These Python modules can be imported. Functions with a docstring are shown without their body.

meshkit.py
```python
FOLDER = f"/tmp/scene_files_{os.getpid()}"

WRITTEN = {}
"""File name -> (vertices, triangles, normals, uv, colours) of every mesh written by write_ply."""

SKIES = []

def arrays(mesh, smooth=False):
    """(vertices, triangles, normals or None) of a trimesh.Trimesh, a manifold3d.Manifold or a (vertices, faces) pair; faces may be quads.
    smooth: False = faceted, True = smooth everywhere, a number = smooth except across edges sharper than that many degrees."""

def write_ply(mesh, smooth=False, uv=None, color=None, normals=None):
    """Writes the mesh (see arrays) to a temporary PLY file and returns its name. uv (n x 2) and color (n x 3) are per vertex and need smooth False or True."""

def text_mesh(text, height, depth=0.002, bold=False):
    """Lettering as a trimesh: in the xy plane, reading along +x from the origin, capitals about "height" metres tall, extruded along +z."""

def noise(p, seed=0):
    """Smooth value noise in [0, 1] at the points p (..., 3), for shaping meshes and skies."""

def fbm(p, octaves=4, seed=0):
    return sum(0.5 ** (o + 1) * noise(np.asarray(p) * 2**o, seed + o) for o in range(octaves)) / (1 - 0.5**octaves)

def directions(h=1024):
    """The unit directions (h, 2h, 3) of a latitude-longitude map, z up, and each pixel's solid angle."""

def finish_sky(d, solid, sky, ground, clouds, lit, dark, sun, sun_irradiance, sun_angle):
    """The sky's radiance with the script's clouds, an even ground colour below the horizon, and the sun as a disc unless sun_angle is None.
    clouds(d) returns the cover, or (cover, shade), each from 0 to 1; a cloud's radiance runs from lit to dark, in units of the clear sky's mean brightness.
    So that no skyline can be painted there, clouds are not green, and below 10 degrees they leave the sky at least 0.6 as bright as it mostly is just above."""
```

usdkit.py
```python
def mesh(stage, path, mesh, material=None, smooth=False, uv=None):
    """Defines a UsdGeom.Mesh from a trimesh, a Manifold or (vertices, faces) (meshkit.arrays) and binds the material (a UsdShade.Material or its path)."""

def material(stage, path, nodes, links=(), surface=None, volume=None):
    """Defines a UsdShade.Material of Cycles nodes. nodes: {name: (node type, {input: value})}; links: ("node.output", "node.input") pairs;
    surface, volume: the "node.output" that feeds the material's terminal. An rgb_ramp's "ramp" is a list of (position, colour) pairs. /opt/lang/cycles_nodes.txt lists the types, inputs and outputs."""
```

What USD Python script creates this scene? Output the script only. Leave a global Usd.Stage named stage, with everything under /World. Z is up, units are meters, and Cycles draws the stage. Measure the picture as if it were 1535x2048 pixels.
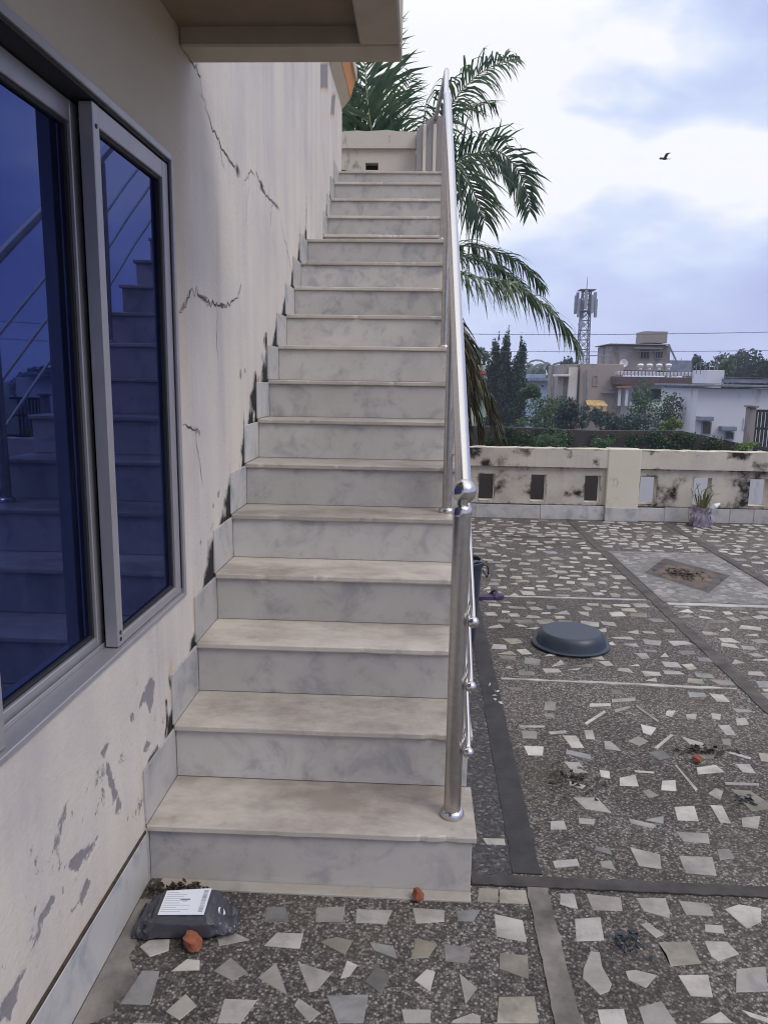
import math, random
import numpy as np, trimesh, manifold3d, usdkit, meshkit
from shapely.geometry import Polygon, box as sbox
from pxr import Usd, UsdGeom, UsdLux, UsdShade, Gf, Sdf, Vt

# exposure, sky and sun levels
EXPOSURE = 0.10
SKY_STRENGTH, SUN_I = 0.10, 0.38
SKY_DARK, SKY_MID, SKY_LIGHT, SKY_WHITE = (4.3, 4.75, 7.9), (5.35, 6.05, 9.0), (6.7, 7.6, 9.7), (9.6, 9.7, 9.9)
GLASS_A, GLASS_B = (0.015, 0.047, 0.165), (0.105, 0.115, 0.25)

stage = Usd.Stage.CreateInMemory()
UsdGeom.SetStageUpAxis(stage, "Z"); UsdGeom.SetStageMetersPerUnit(stage, 1.0)
UsdGeom.Xform.Define(stage, "/World"); stage.DefinePrim("/World/Looks", "Scope")
rng = np.random.default_rng(7); random.seed(7)

# ------------------------------------------------------------------ camera
EYE = np.array([0.0, 0.0, 1.4529]); FPX = 1504.45
PITCH, YAW, ROLL = -0.1751, -0.0455, 0.0154
_cy, _sy, _cp, _sp = math.cos(YAW), math.sin(YAW), math.cos(PITCH), math.sin(PITCH)
FW = np.array([_sy*_cp, _cy*_cp, _sp]); _rt = np.array([_cy, -_sy, 0.0]); _up = np.cross(_rt, FW)
RT = math.cos(ROLL)*_rt + math.sin(ROLL)*_up; UP = -math.sin(ROLL)*_rt + math.cos(ROLL)*_up
cam = UsdGeom.Camera.Define(stage, "/World/camera")
cam.CreateHorizontalApertureAttr(36.0); cam.CreateVerticalApertureAttr(36.0*1024/767)
cam.CreateFocalLengthAttr(36.0*FPX/1535); cam.CreateClippingRangeAttr(Gf.Vec2f(0.05, 5000))
cam.CreateExposureAttr(EXPOSURE)
_m = np.eye(4); _m[0, :3] = RT; _m[1, :3] = UP; _m[2, :3] = -FW; _m[3, :3] = EYE
cam.AddTransformOp().Set(Gf.Matrix4d(*_m.ravel().tolist()))

def at(px, py, Y):
    d = FW + RT*(px-767.5)/FPX - UP*(py-1024)/FPX
    return EYE + d*Y/d[1]

# ------------------------------------------------------------------ sky and sun
SUN = np.array([0.62, -0.42, 0.85]); SUN /= np.linalg.norm(SUN)
dome = UsdLux.DomeLight.Define(stage, "/World/sky")
def unit(px, py):
    v = at(px, py, 10) - EYE; return tuple(v/np.linalg.norm(v))
BL = [unit(1060, 130), unit(1540, 340), unit(1000, 600), unit(1400, 455), unit(840, 40)]
nodes = {
    "sky": ("sky_texture", {"sky_type": "single_scattering", "sun_disc": False, "sun_elevation": float(math.asin(SUN[2])), "sun_rotation": float(math.atan2(SUN[0], SUN[1])), "aerosol_density": 2.0}),
    "tc": ("texture_coordinate", {}),
    "map": ("mapping", {"scale": (1.0, 1.0, 2.2), "location": (0.3, 0.1, 0.7)}),
    "n1": ("noise_texture", {"scale": 2.2, "detail": 4.0, "roughness": 0.5, "distortion": 0.4}),
    "n2": ("noise_texture", {"scale": 6.5, "detail": 5.0, "roughness": 0.55}),
    "nn": ("math", {"math_type": "multiply_add", "value2": 0.35}),
    "ramp": ("rgb_ramp", {"ramp": [(0.0, SKY_DARK), (0.40, SKY_MID), (0.62, SKY_LIGHT), (0.85, SKY_WHITE), (1.0, SKY_WHITE)]}),
    "mix": ("mix_color", {"fac": 0.93}),
    "bg": ("background_shader", {"strength": SKY_STRENGTH}),
}
links = [("tc.generated", "map.vector"), ("map.vector", "n1.vector"), ("map.vector", "n2.vector"), ("n2.fac", "nn.value1"), ("n1.fac", "nn.value3")]
prev = "nn.value"
for i, (b, (c0, c1, amp)) in enumerate(zip(BL, [(0.972, 0.9985, 0.16), (0.991, 0.9996, 0.13), (0.970, 1.0, 0.16), (0.992, 1.0, 0.16), (0.975, 1.0, 0.24)])):
    nodes[f"d{i}"] = ("vector_math", {"math_type": "dot_product", "vector2": b})
    nodes[f"r{i}"] = ("map_range", {"range_type": "smoothstep", "from_min": c0, "from_max": c1, "to_min": 0.0, "to_max": amp, "clamp": True})
    nodes[f"a{i}"] = ("math", {"math_type": "add"})
    links += [("tc.generated", f"d{i}.vector1"), (f"d{i}.value", f"r{i}.value"), (prev, f"a{i}.value1"), (f"r{i}.result", f"a{i}.value2")]
    prev = f"a{i}.value"
# an overcast sky is whiter and brighter towards the zenith
nodes.update({"xyz": ("separate_xyz", {}), "ez": ("map_range", {"range_type": "smoothstep", "from_min": 0.40, "from_max": 0.85, "to_min": 0.0, "to_max": 0.9, "clamp": True}),
    "over": ("mix_color", {"b": (7.6, 7.6, 7.7), "use_clamp": False}), "eb": ("map_range", {"from_min": 0.38, "from_max": 1.0, "to_min": 1.0, "to_max": 2.0, "clamp": True}), "lift": ("vector_math", {"math_type": "scale"})})
nodes["mix"][1]["use_clamp"] = False
nodes["mr"] = ("map_range", {"from_min": 0.60, "from_max": 1.03, "to_min": 0.0, "to_max": 1.0, "clamp": True})
links += [(prev, "mr.value"), ("mr.result", "ramp.fac"), ("sky.color", "mix.a"), ("tc.generated", "xyz.vector"), ("xyz.z", "ez.value"), ("ez.result", "over.fac"), ("ramp.color", "over.a"), ("xyz.z", "eb.value"), ("over.result", "lift.vector1"), ("eb.result", "lift.scale"), ("lift.vector", "mix.b"), ("mix.result", "bg.color")]
skym = usdkit.material(stage, "/World/Looks/sky", nodes, links, surface="bg.background")
UsdShade.MaterialBindingAPI.Apply(dome.GetPrim()).Bind(skym)
dome.GetPrim().SetCustomDataByKey("kind", "structure")
sun = UsdLux.DistantLight.Define(stage, "/World/sun")
sun.CreateIntensityAttr(SUN_I); sun.CreateAngleAttr(25.0); sun.CreateColorAttr(Gf.Vec3f(1.0, 0.96, 0.9))
sun.GetPrim().CreateAttribute("inputs:normalize", Sdf.ValueTypeNames.Bool).Set(True)
_z = SUN; _x = np.cross([0, 0, 1.0], _z); _x /= np.linalg.norm(_x); _y = np.cross(_z, _x)
_m = np.eye(4); _m[0, :3] = _x; _m[1, :3] = _y; _m[2, :3] = _z
sun.AddTransformOp().Set(Gf.Matrix4d(*_m.ravel().tolist()))

# ------------------------------------------------------------------ helpers
_used = {}
def path_of(name, parent):
    root = parent or "/World"
    k = (root, name); n = _used.get(k, 0); _used[k] = n+1
    return f"{root}/{name}" if n == 0 else f"{root}/{name}_{n:03d}"
def tag(p, label=None, cat=None, group=None, kind=None):
    prim = stage.GetPrimAtPath(p)
    for k, v in (("label", label), ("category", cat), ("group", group), ("kind", kind)):
        if v: prim.SetCustomDataByKey(k, v)
    return p
def obj(name, mesh, mat, parent=None, smooth=False, label=None, cat=None, group=None, kind=None):
    if isinstance(mesh, MB): mesh = mesh.arr()
    p = path_of(name, parent)
    usdkit.mesh(stage, p, mesh, mat, smooth=smooth)
    return tag(p, label, cat, group, kind)
def thing(name, label, cat, group=None, loc=(0, 0, 0), rotz=0, kind=None, scale=1):
    p = path_of(name, None); x = UsdGeom.Xform.Define(stage, p)
    x.AddTranslateOp().Set(Gf.Vec3d(*map(float, loc)))
    if rotz: x.AddRotateZOp().Set(math.degrees(rotz))
    if scale != 1: x.AddScaleOp().Set(Gf.Vec3f(scale, scale, scale))
    return tag(p, label, cat, group, kind)
def holder(name, parent):
    p = path_of(name, parent); UsdGeom.Xform.Define(stage, p); return p

class MB:
    def __init__(s): s.v, s.f, s.n = [], [], 0
    def add(s, v, f):
        v = np.asarray(v, float); f = np.asarray(f, int)
        if f.shape[1] == 4: f = np.vstack([f[:, [0, 1, 2]], f[:, [0, 2, 3]]])
        s.v.append(v); s.f.append(f+s.n); s.n += len(v); return s
    def mesh(s, m):
        v, f, _ = meshkit.arrays(m); return s.add(v, f)
    def arr(s): return np.vstack(s.v), np.vstack(s.f)
    def box(s, a, b): return s.mesh(cbox(a, b, 0))
    def cbox(s, a, b, c=0.004): return s.mesh(cbox(a, b, c))
    def tube(s, pts, r, sides=10, cap=True):
        p = np.asarray(pts, float); r = np.broadcast_to(np.asarray(r, float), (len(p),))
        t = np.gradient(p, axis=0); t /= np.linalg.norm(t, axis=1, keepdims=True)+1e-12
        ref = np.array([0, 0, 1.0]) if abs(t[:, 2]).mean() < 0.9 else np.array([1.0, 0, 0])
        a = np.cross(t, ref); a /= np.linalg.norm(a, axis=1, keepdims=True)+1e-12; b = np.cross(t, a)
        ang = np.arange(sides)*2*np.pi/sides
        v = p[:, None]+r[:, None, None]*(np.cos(ang)[None, :, None]*a[:, None]+np.sin(ang)[None, :, None]*b[:, None])
        n = len(p); f = []
        for i in range(n-1):
            for j in range(sides):
                f.append([i*sides+j, i*sides+(j+1) % sides, (i+1)*sides+(j+1) % sides, (i+1)*sides+j])
        f = np.array(f)[:, ::-1]
        s.add(v.reshape(-1, 3), f)
        if cap:
            for i, sg in ((0, 1), (n-1, -1)):
                c = np.vstack([v[i], p[i:i+1]]); ff = [[j, (j+1) % sides, sides][::sg] for j in range(sides)]
                s.add(c, np.array(ff))
        return s
    def lathe(s, prof, c=(0, 0, 0), n=28):
        prof = np.asarray(prof, float); ang = np.arange(n)*2*np.pi/n
        v = np.stack([prof[:, None, 0]*np.cos(ang), prof[:, None, 0]*np.sin(ang), np.repeat(prof[:, 1:2], n, 1)], -1)+np.asarray(c, float)
        f = [[i*n+j, i*n+(j+1) % n, (i+1)*n+(j+1) % n, (i+1)*n+j] for i in range(len(prof)-1) for j in range(n)]
        return s.add(v.reshape(-1, 3), f)
    def ball(s, c, r, sub=2):
        m = trimesh.creation.icosphere(sub, r); m.apply_translation(c); return s.mesh(m)
def cbox(a, b, c=0.004):
    a, b = np.minimum(a, b).astype(float), np.maximum(a, b).astype(float)
    if c <= 0:
        m = trimesh.creation.box(b-a); m.apply_translation((a+b)/2); return m
    c = min(c, 0.45*(b-a).min()); pts = []
    for k in range(3):
        for sx in (0, 1):
            for sy in (0, 1):
                for sz in (0, 1):
                    p = [(a[i]+c if q == 0 else b[i]-c) for i, q in enumerate((sx, sy, sz))]
                    p[k] = a[k] if (sx, sy, sz)[k] == 0 else b[k]; pts.append(p)
    return trimesh.convex.convex_hull(np.array(pts))
def prism(poly, h, axis="z", base=0.0):
    """Polygon extruded along an axis: z (x, y), y (x, z) or x (y, z)."""
    m = trimesh.creation.extrude_polygon(poly if isinstance(poly, Polygon) else Polygon(poly), h, engine="earcut")
    v = np.array(m.vertices); f = np.array(m.faces)
    if axis == "z": v = v+[0, 0, base]
    elif axis == "y": v = np.stack([v[:, 0], v[:, 2]+base, v[:, 1]], 1); f = f[:, ::-1]
    else: v = np.stack([v[:, 2]+base, v[:, 0], v[:, 1]], 1)
    return v, f

# ------------------------------------------------------------------ materials
def mat(name, nodes, links, surface="p.BSDF"): return usdkit.material(stage, "/World/Looks/"+name, nodes, links, surface=surface)
def plain(name, col, rough=0.6, metal=0.0, var=0.12, scale=6.0, bump=0.0, bscale=60.0, spec=0.5):
    c = np.array(col); lo, hi = tuple(c*(1-var)), tuple(np.minimum(c*(1+var), 1))
    nodes = {"g": ("geometry", {}), "n": ("noise_texture", {"scale": scale, "detail": 5.0, "roughness": 0.6}), "r": ("rgb_ramp", {"ramp": [(0.3, lo), (0.7, hi)]}),
             "p": ("principled_bsdf", {"roughness": rough, "metallic": metal, "specular_ior_level": spec})}
    links = [("g.position", "n.vector"), ("n.fac", "r.fac"), ("r.color", "p.base_color")]
    if bump:
        nodes["b"] = ("noise_texture", {"scale": bscale, "detail": 4.0}); nodes["bp"] = ("bump", {"strength": bump, "distance": 0.004})
        links += [("g.position", "b.vector"), ("b.fac", "bp.height"), ("bp.normal", "p.normal")]
    return mat(name, nodes, links)

def plaster(name, base, streak=0.5, wear=True):
    """Painted plaster with rain streaks; peeled spots, mould and rust where the mesh's primvars put them."""
    b = np.array(base)
    nodes = {"g": ("geometry", {}),
        "m": ("mapping", {"scale": (4.2, 4.2, 0.32)}), "ns": ("noise_texture", {"scale": 1.0, "detail": 7.0, "roughness": 0.62, "distortion": 0.25}),
        "rs": ("rgb_ramp", {"ramp": [(0.28, tuple(b*(1-0.42*streak)*np.array([1, .97, .97]))), (0.44, tuple(b*(1-0.12*streak)*np.array([.98, .98, 1.03]))), (0.56, tuple(b)), (0.80, tuple(b*1.06))]}),
        "nb": ("noise_texture", {"scale": 2.3, "detail": 7.0, "roughness": 0.62}), "rb": ("rgb_ramp", {"ramp": [(0.3, (0.80, 0.79, 0.83)), (0.5, (0.96, 0.95, 0.96)), (0.7, (1.04, 1.02, 0.97))]}),
        "mb": ("mix_color", {"blend_type": "multiply", "fac": 0.7}),
        "nf": ("noise_texture", {"scale": 60.0, "detail": 6.0, "roughness": 0.65}),
        "nm": ("noise_texture", {"scale": 24.0, "detail": 8.0, "roughness": 0.72, "distortion": 0.4}),
        "bp": ("bump", {"strength": 0.45, "distance": 0.005}),
        "p": ("principled_bsdf", {"roughness": 0.75, "specular_ior_level": 0.3})}
    links = [("g.position", "m.vector"), ("m.vector", "ns.vector"), ("ns.fac", "rs.fac"), ("g.position", "nb.vector"), ("nb.fac", "rb.fac"), ("rs.color", "mb.a"), ("rb.color", "mb.b"),
             ("g.position", "nf.vector"), ("g.position", "nm.vector")]
    col = "mb.result"; hgt = "nf.fac"
    if wear:
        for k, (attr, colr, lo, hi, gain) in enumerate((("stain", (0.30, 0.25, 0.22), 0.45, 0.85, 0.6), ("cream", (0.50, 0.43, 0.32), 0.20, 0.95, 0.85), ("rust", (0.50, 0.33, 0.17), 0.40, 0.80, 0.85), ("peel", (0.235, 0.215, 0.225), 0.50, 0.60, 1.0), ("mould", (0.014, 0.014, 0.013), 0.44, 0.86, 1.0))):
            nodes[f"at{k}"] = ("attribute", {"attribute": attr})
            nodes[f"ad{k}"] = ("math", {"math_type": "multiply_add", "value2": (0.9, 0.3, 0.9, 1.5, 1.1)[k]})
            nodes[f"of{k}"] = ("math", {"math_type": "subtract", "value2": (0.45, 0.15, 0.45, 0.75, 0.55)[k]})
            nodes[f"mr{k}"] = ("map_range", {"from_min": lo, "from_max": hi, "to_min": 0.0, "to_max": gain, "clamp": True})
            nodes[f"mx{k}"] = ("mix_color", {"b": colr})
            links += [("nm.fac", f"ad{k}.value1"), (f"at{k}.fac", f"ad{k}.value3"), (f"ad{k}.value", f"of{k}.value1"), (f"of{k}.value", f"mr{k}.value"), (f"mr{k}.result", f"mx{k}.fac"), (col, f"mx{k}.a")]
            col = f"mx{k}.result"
        nodes["hm"] = ("math", {"math_type": "multiply_add", "value2": -0.5}); links += [("mr3.result", "hm.value1"), ("nf.fac", "hm.value3")]; hgt = "hm.value"
    links += [(hgt, "bp.height"), ("bp.normal", "p.normal"), (col, "p.base_color")]
    return mat(name, nodes, links)

def mouldy(name, base, amount=0.5, dark=(0.03, 0.03, 0.028), scale=7.0, stretch=(1, 1, 0.6)):
    """Old paint blotched with black algae."""
    b = np.array(base)
    nodes = {"g": ("geometry", {}), "m": ("mapping", {"scale": stretch}), "n": ("noise_texture", {"scale": scale, "detail": 8.0, "roughness": 0.68, "distortion": 0.3}),
        "n2": ("noise_texture", {"scale": scale*0.33, "detail": 3.0}), "ad": ("math", {"math_type": "multiply_add", "value2": 0.7}),
        "r": ("rgb_ramp", {"ramp": [(0.0, tuple(b*1.06)), (0.80-0.3*amount, tuple(b)), (0.88-0.3*amount, tuple(b*0.62)), (0.98-0.3*amount, tuple(b*0.25+np.array(dark)*0.6)), (1.0, dark)]}),
        "nf": ("noise_texture", {"scale": 45.0, "detail": 5.0}), "bp": ("bump", {"strength": 0.3, "distance": 0.005}), "p": ("principled_bsdf", {"roughness": 0.85, "specular_ior_level": 0.25})}
    nodes["hs"] = ("math", {"math_type": "subtract", "value2": 0.35})
    return mat(name, nodes, [("g.position", "m.vector"), ("m.vector", "n.vector"), ("m.vector", "n2.vector"), ("n2.fac", "ad.value1"), ("n.fac", "ad.value3"), ("ad.value", "hs.value1"), ("hs.value", "r.fac"), ("r.color", "p.base_color"), ("g.position", "nf.vector"), ("nf.fac", "bp.height"), ("bp.normal", "p.normal")])

def marble(name, base, vein, dirt=(0.30, 0.22, 0.16), dirty=0.3, rough=0.35, vscale=5.0, vw=0.5, per=0.25, film=0.0):
    """Low grade white marble: cloudy blue grey blotches and, where walked on, a warm dirt film."""
    b, v = np.array(base), np.array(vein)
    nodes = {"g": ("geometry", {}), "o": ("object_info", {}), "sc": ("vector_math", {"math_type": "scale", "scale": 9.0}), "oc": ("combine_xyz", {}), "av": ("vector_math", {"math_type": "add"}),
        "n": ("noise_texture", {"scale": vscale, "detail": 5.0, "roughness": 0.62, "distortion": 0.5}), "r": ("rgb_ramp", {"ramp": [(0.0, tuple(b*1.05)), (0.49, tuple(b)), (0.56, tuple(b*(1-vw*.35)+v*vw*.35)), (0.64, tuple(b*(1-vw)+v*vw)), (0.9, tuple(v))]}),
        "st": ("mapping", {"scale": (0.75, 1.3, 1.0)}), "n2": ("noise_texture", {"scale": 3.2, "detail": 7.0, "roughness": 0.66}), "nz": ("separate_xyz", {}), "up": ("map_range", {"from_min": 0.2, "from_max": 0.9, "to_min": 0.35, "to_max": 1.0, "clamp": True}), "du": ("math", {"math_type": "multiply"}), "r2": ("map_range", {"from_min": 0.40, "from_max": 0.64, "to_min": 0.0, "to_max": dirty, "clamp": True}), "mx": ("mix_color", {"b": dirt}),
        "n3": ("noise_texture", {"scale": 13.0, "detail": 7.0, "roughness": 0.72}), "r3": ("rgb_ramp", {"ramp": [(0.28, (0.42, 0.42, 0.45)), (0.43, (0.95, 0.95, 0.96)), (0.5, (1, 1, 1))]}), "m3": ("mix_color", {"blend_type": "multiply", "fac": 0.45}),
        "mo": ("map_range", {"from_min": 0.0, "from_max": 1.0, "to_min": 1.0-per, "to_max": 1.0+per*0.4}), "hv": ("hsv", {}),
        "rr": ("map_range", {"from_min": 0.3, "from_max": 0.7, "to_min": rough*0.8, "to_max": min(1, rough*1.5)}),
        "bp": ("bump", {"strength": 0.06, "distance": 0.003}),
        "p": ("principled_bsdf", {"specular_ior_level": 0.4})}
    links = [("o.random", "oc.x"), ("o.random", "oc.z"), ("oc.vector", "sc.vector1"), ("g.position", "av.vector1"), ("sc.vector", "av.vector2"), ("av.vector", "n.vector"), ("av.vector", "st.vector"), ("st.vector", "n2.vector"), ("g.normal", "nz.vector"), ("nz.z", "up.value"), ("r2.result", "du.value1"), ("up.result", "du.value2"), ("av.vector", "n3.vector"),
        ("n.fac", "r.fac"), ("r.color", "mx.a"), ("n2.fac", "r2.value"), ("du.value", "mx.fac"), ("n3.fac", "r3.fac"), ("mx.result", "m3.a"), ("r3.color", "m3.b"), ("o.random", "mo.value"), ("mo.result", "hv.value"), ("m3.result", "hv.color"), ("hv.color", "p.base_color"),
        ("n2.fac", "rr.value"), ("rr.result", "p.roughness"), ("n3.fac", "bp.height"), ("bp.normal", "p.normal")]
    if film:
        nodes.update({"fn": ("noise_texture", {"scale": 3.4, "detail": 8.0, "roughness": 0.7}), "fr": ("map_range", {"from_min": 0.49, "from_max": 0.68, "to_min": 0.0, "to_max": film, "clamp": True}), "fm": ("mix_color", {"b": (0.105, 0.092, 0.075)})})
        links = [l for l in links if l[1] != "p.base_color"]+[("g.position", "fn.vector"), ("fn.fac", "fr.value"), ("fr.result", "fm.fac"), ("hv.color", "fm.a"), ("fm.result", "p.base_color")]
    return mat(name, nodes, links)

def leaf(name, c1, c2, rough=0.45, trans=0.35, scale=3.0):
    nodes = {"g": ("geometry", {}), "n": ("noise_texture", {"scale": scale, "detail": 3.0}), "ad": ("math", {"math_type": "multiply_add", "value2": 0.45}), "r": ("rgb_ramp", {"ramp": [(0.35, c1), (0.95, c2)]}),
        "p": ("principled_bsdf", {"roughness": rough, "specular_ior_level": 0.4}), "t": ("translucent_bsdf", {}), "mx": ("mix_closure", {"fac": trans})}
    return mat(name, nodes, [("g.position", "n.vector"), ("g.random_per_island", "ad.value1"), ("n.fac", "ad.value3"), ("ad.value", "r.fac"), ("r.color", "p.base_color"), ("r.color", "t.color"), ("p.BSDF", "mx.closure1"), ("t.BSDF", "mx.closure2")], surface="mx.closure")

M = {}
M["wall"] = plaster("painted_plaster", (0.60, 0.553, 0.488))
M["parapet_plaster"] = plaster("parapet_plaster", (0.50, 0.462, 0.39), streak=0.55)
M["cream"] = plaster("cream_plaster", (0.50, 0.43, 0.31), streak=0.3, wear=False)
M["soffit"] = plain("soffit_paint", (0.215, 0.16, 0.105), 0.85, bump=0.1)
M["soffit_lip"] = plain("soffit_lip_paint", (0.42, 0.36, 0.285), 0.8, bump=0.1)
M["orange"] = plain("orange_paint", (0.50, 0.20, 0.04), 0.6)
M["parapet"] = mouldy("parapet_paint", (0.53, 0.48, 0.38), 0.98, scale=8.0, stretch=(1, 1, 0.7))
M["coping"] = mouldy("coping_paint", (0.53, 0.485, 0.39), 0.86, scale=11.0, stretch=(1, 1, 0.5))
M["pilaster"] = mouldy("pilaster_paint", (0.54, 0.495, 0.41), 0.55, scale=9.0)
M["upper_parapet"] = mouldy("upper_parapet_paint", (0.47, 0.43, 0.37), 0.5, scale=9.0)
M["stained"] = mouldy("stained_block", (0.25, 0.235, 0.23), 0.55, scale=9.0, stretch=(3, 3, 0.4))
M["riser"] = marble("riser_marble", (0.51, 0.487, 0.455), (0.22, 0.235, 0.275), dirt=(0.33, 0.28, 0.235), dirty=0.75, vw=0.48, vscale=8.0, per=0.16)
M["tread"] = marble("tread_marble", (0.555, 0.505, 0.44), (0.36, 0.33, 0.30), dirt=(0.20, 0.165, 0.14), dirty=0.72, vw=0.3)
M["skirt"] = marble("skirting_marble", (0.46, 0.45, 0.435), (0.25, 0.27, 0.31), dirty=0.45, vscale=7.0, vw=0.7)
M["chip_a"] = marble("chip_marble_white", (0.46, 0.43, 0.395), (0.25, 0.245, 0.25), dirt=(0.19, 0.165, 0.13), dirty=0.55, rough=0.5, vscale=14.0, per=0.4, film=0.45)
M["chip_b"] = marble("chip_marble_cream", (0.37, 0.335, 0.275), (0.20, 0.19, 0.17), dirt=(0.14, 0.125, 0.085), dirty=0.75, rough=0.5, vscale=14.0, per=0.45, film=0.8)
M["chip_c"] = marble("chip_marble_grey", (0.29, 0.285, 0.28), (0.14, 0.145, 0.155), dirt=(0.12, 0.11, 0.09), dirty=0.7, rough=0.5, vscale=14.0, per=0.4, film=0.8)
M["strip_marble"] = marble("strip_marble", (0.40, 0.38, 0.34), (0.22, 0.22, 0.22), dirty=0.55, rough=0.5)
M["steel"] = mat("stainless_steel", {"g": ("geometry", {}), "n": ("noise_texture", {"scale": 30.0, "detail": 4.0}), "r": ("map_range", {"from_min": 0.3, "from_max": 0.7, "to_min": 0.20, "to_max": 0.22}), "p": ("principled_bsdf", {"metallic": 1.0, "base_color": (0.62, 0.60, 0.58)})}, [("g.position", "n.vector"), ("n.fac", "r.value"), ("r.result", "p.roughness")])
M["steel_dull"] = mat("brushed_steel", {"g": ("geometry", {}), "n": ("noise_texture", {"scale": 30.0, "detail": 4.0}), "r": ("map_range", {"from_min": 0.3, "from_max": 0.7, "to_min": 0.29, "to_max": 0.34}), "p": ("principled_bsdf", {"metallic": 1.0, "base_color": (0.50, 0.47, 0.44)})}, [("g.position", "n.vector"), ("n.fac", "r.value"), ("r.result", "p.roughness")])
M["alu"] = plain("aluminium", (0.36, 0.35, 0.365), 0.45, 0.5, var=0.06, scale=14)
M["gasket"] = plain("rubber_gasket", (0.012, 0.012, 0.016), 0.7)
M["glass"] = mat("tinted_mirror_glass", {"lw": ("layer_weight", {"blend": 0.45}), "c": ("mix_color", {"a": GLASS_A, "b": GLASS_B}), "gp": ("geometry", {}), "wn": ("noise_texture", {"scale": 2.2, "detail": 1.0}), "wb": ("bump", {"strength": 0.02, "distance": 0.02}),
    "sm": ("mapping", {"scale": (6.0, 6.0, 1.6), "rotation": (0.5, 0.0, 0.0)}), "sn": ("noise_texture", {"scale": 2.2, "detail": 7.0, "roughness": 0.65}), "sr": ("rgb_ramp", {"ramp": [(0.35, (0.001, 0.0015, 0.005)), (0.55, (0.002, 0.003, 0.008)), (0.75, (0.009, 0.010, 0.016))]}),
    "rr": ("map_range", {"from_min": 0.3, "from_max": 0.7, "to_min": 0.006, "to_max": 0.03}), "g": ("glossy_bsdf", {}), "d": ("diffuse_bsdf", {}), "mx": ("add_closure", {})},
    [("gp.position", "wn.vector"), ("wn.fac", "wb.height"), ("wb.normal", "g.normal"), ("gp.position", "sm.vector"), ("sm.vector", "sn.vector"), ("sn.fac", "sr.fac"), ("sr.color", "d.color"), ("sn.fac", "rr.value"), ("rr.result", "g.roughness"),
     ("lw.facing", "c.fac"), ("c.result", "g.color"), ("g.BSDF", "mx.closure1"), ("d.BSDF", "mx.closure2")], surface="mx.closure")
M["crack"] = plain("crack_brown", (0.07, 0.058, 0.05), 0.95)  # dark brown of the cracks worn into the plaster
M["dark"] = plain("dark_opening", (0.02, 0.022, 0.026), 0.8)
M["black_plastic"] = plain("black_plastic_film", (0.055, 0.055, 0.066), 0.24, var=0.2, bump=0.8, bscale=45.0)
M["paper"] = plain("white_label_paper", (0.66, 0.69, 0.74), 0.6, var=0.04)
M["ink"] = plain("grey_print", (0.16, 0.17, 0.20), 0.7)
M["brick"] = plain("red_brick", (0.24, 0.075, 0.038), 0.9, var=0.35, scale=40, bump=0.5, bscale=90)
M["mortar"] = plain("pale_mortar", (0.45, 0.40, 0.33), 0.9, bump=0.4)
M["bin"] = plain("navy_plastic", (0.018, 0.026, 0.040), 0.4, var=0.15)
M["tub"] = plain("slate_blue_plastic", (0.019, 0.028, 0.047), 0.42, var=0.08, scale=12)
M["purple"] = plain("purple_rubber", (0.05, 0.03, 0.085), 0.6, var=0.3, scale=30)
M["earth"] = plain("dry_leaf_litter", (0.045, 0.033, 0.024), 0.95, var=0.5, scale=60, bump=0.6)
M["cement_dark"] = plain("dark_cement_strip", (0.045, 0.040, 0.038), 0.8, var=0.6, scale=9, bump=0.3, bscale=120)
M["cement_grey"] = plain("grey_cement_strip", (0.155, 0.138, 0.122), 0.8, var=0.6, scale=7, bump=0.3, bscale=120)
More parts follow.
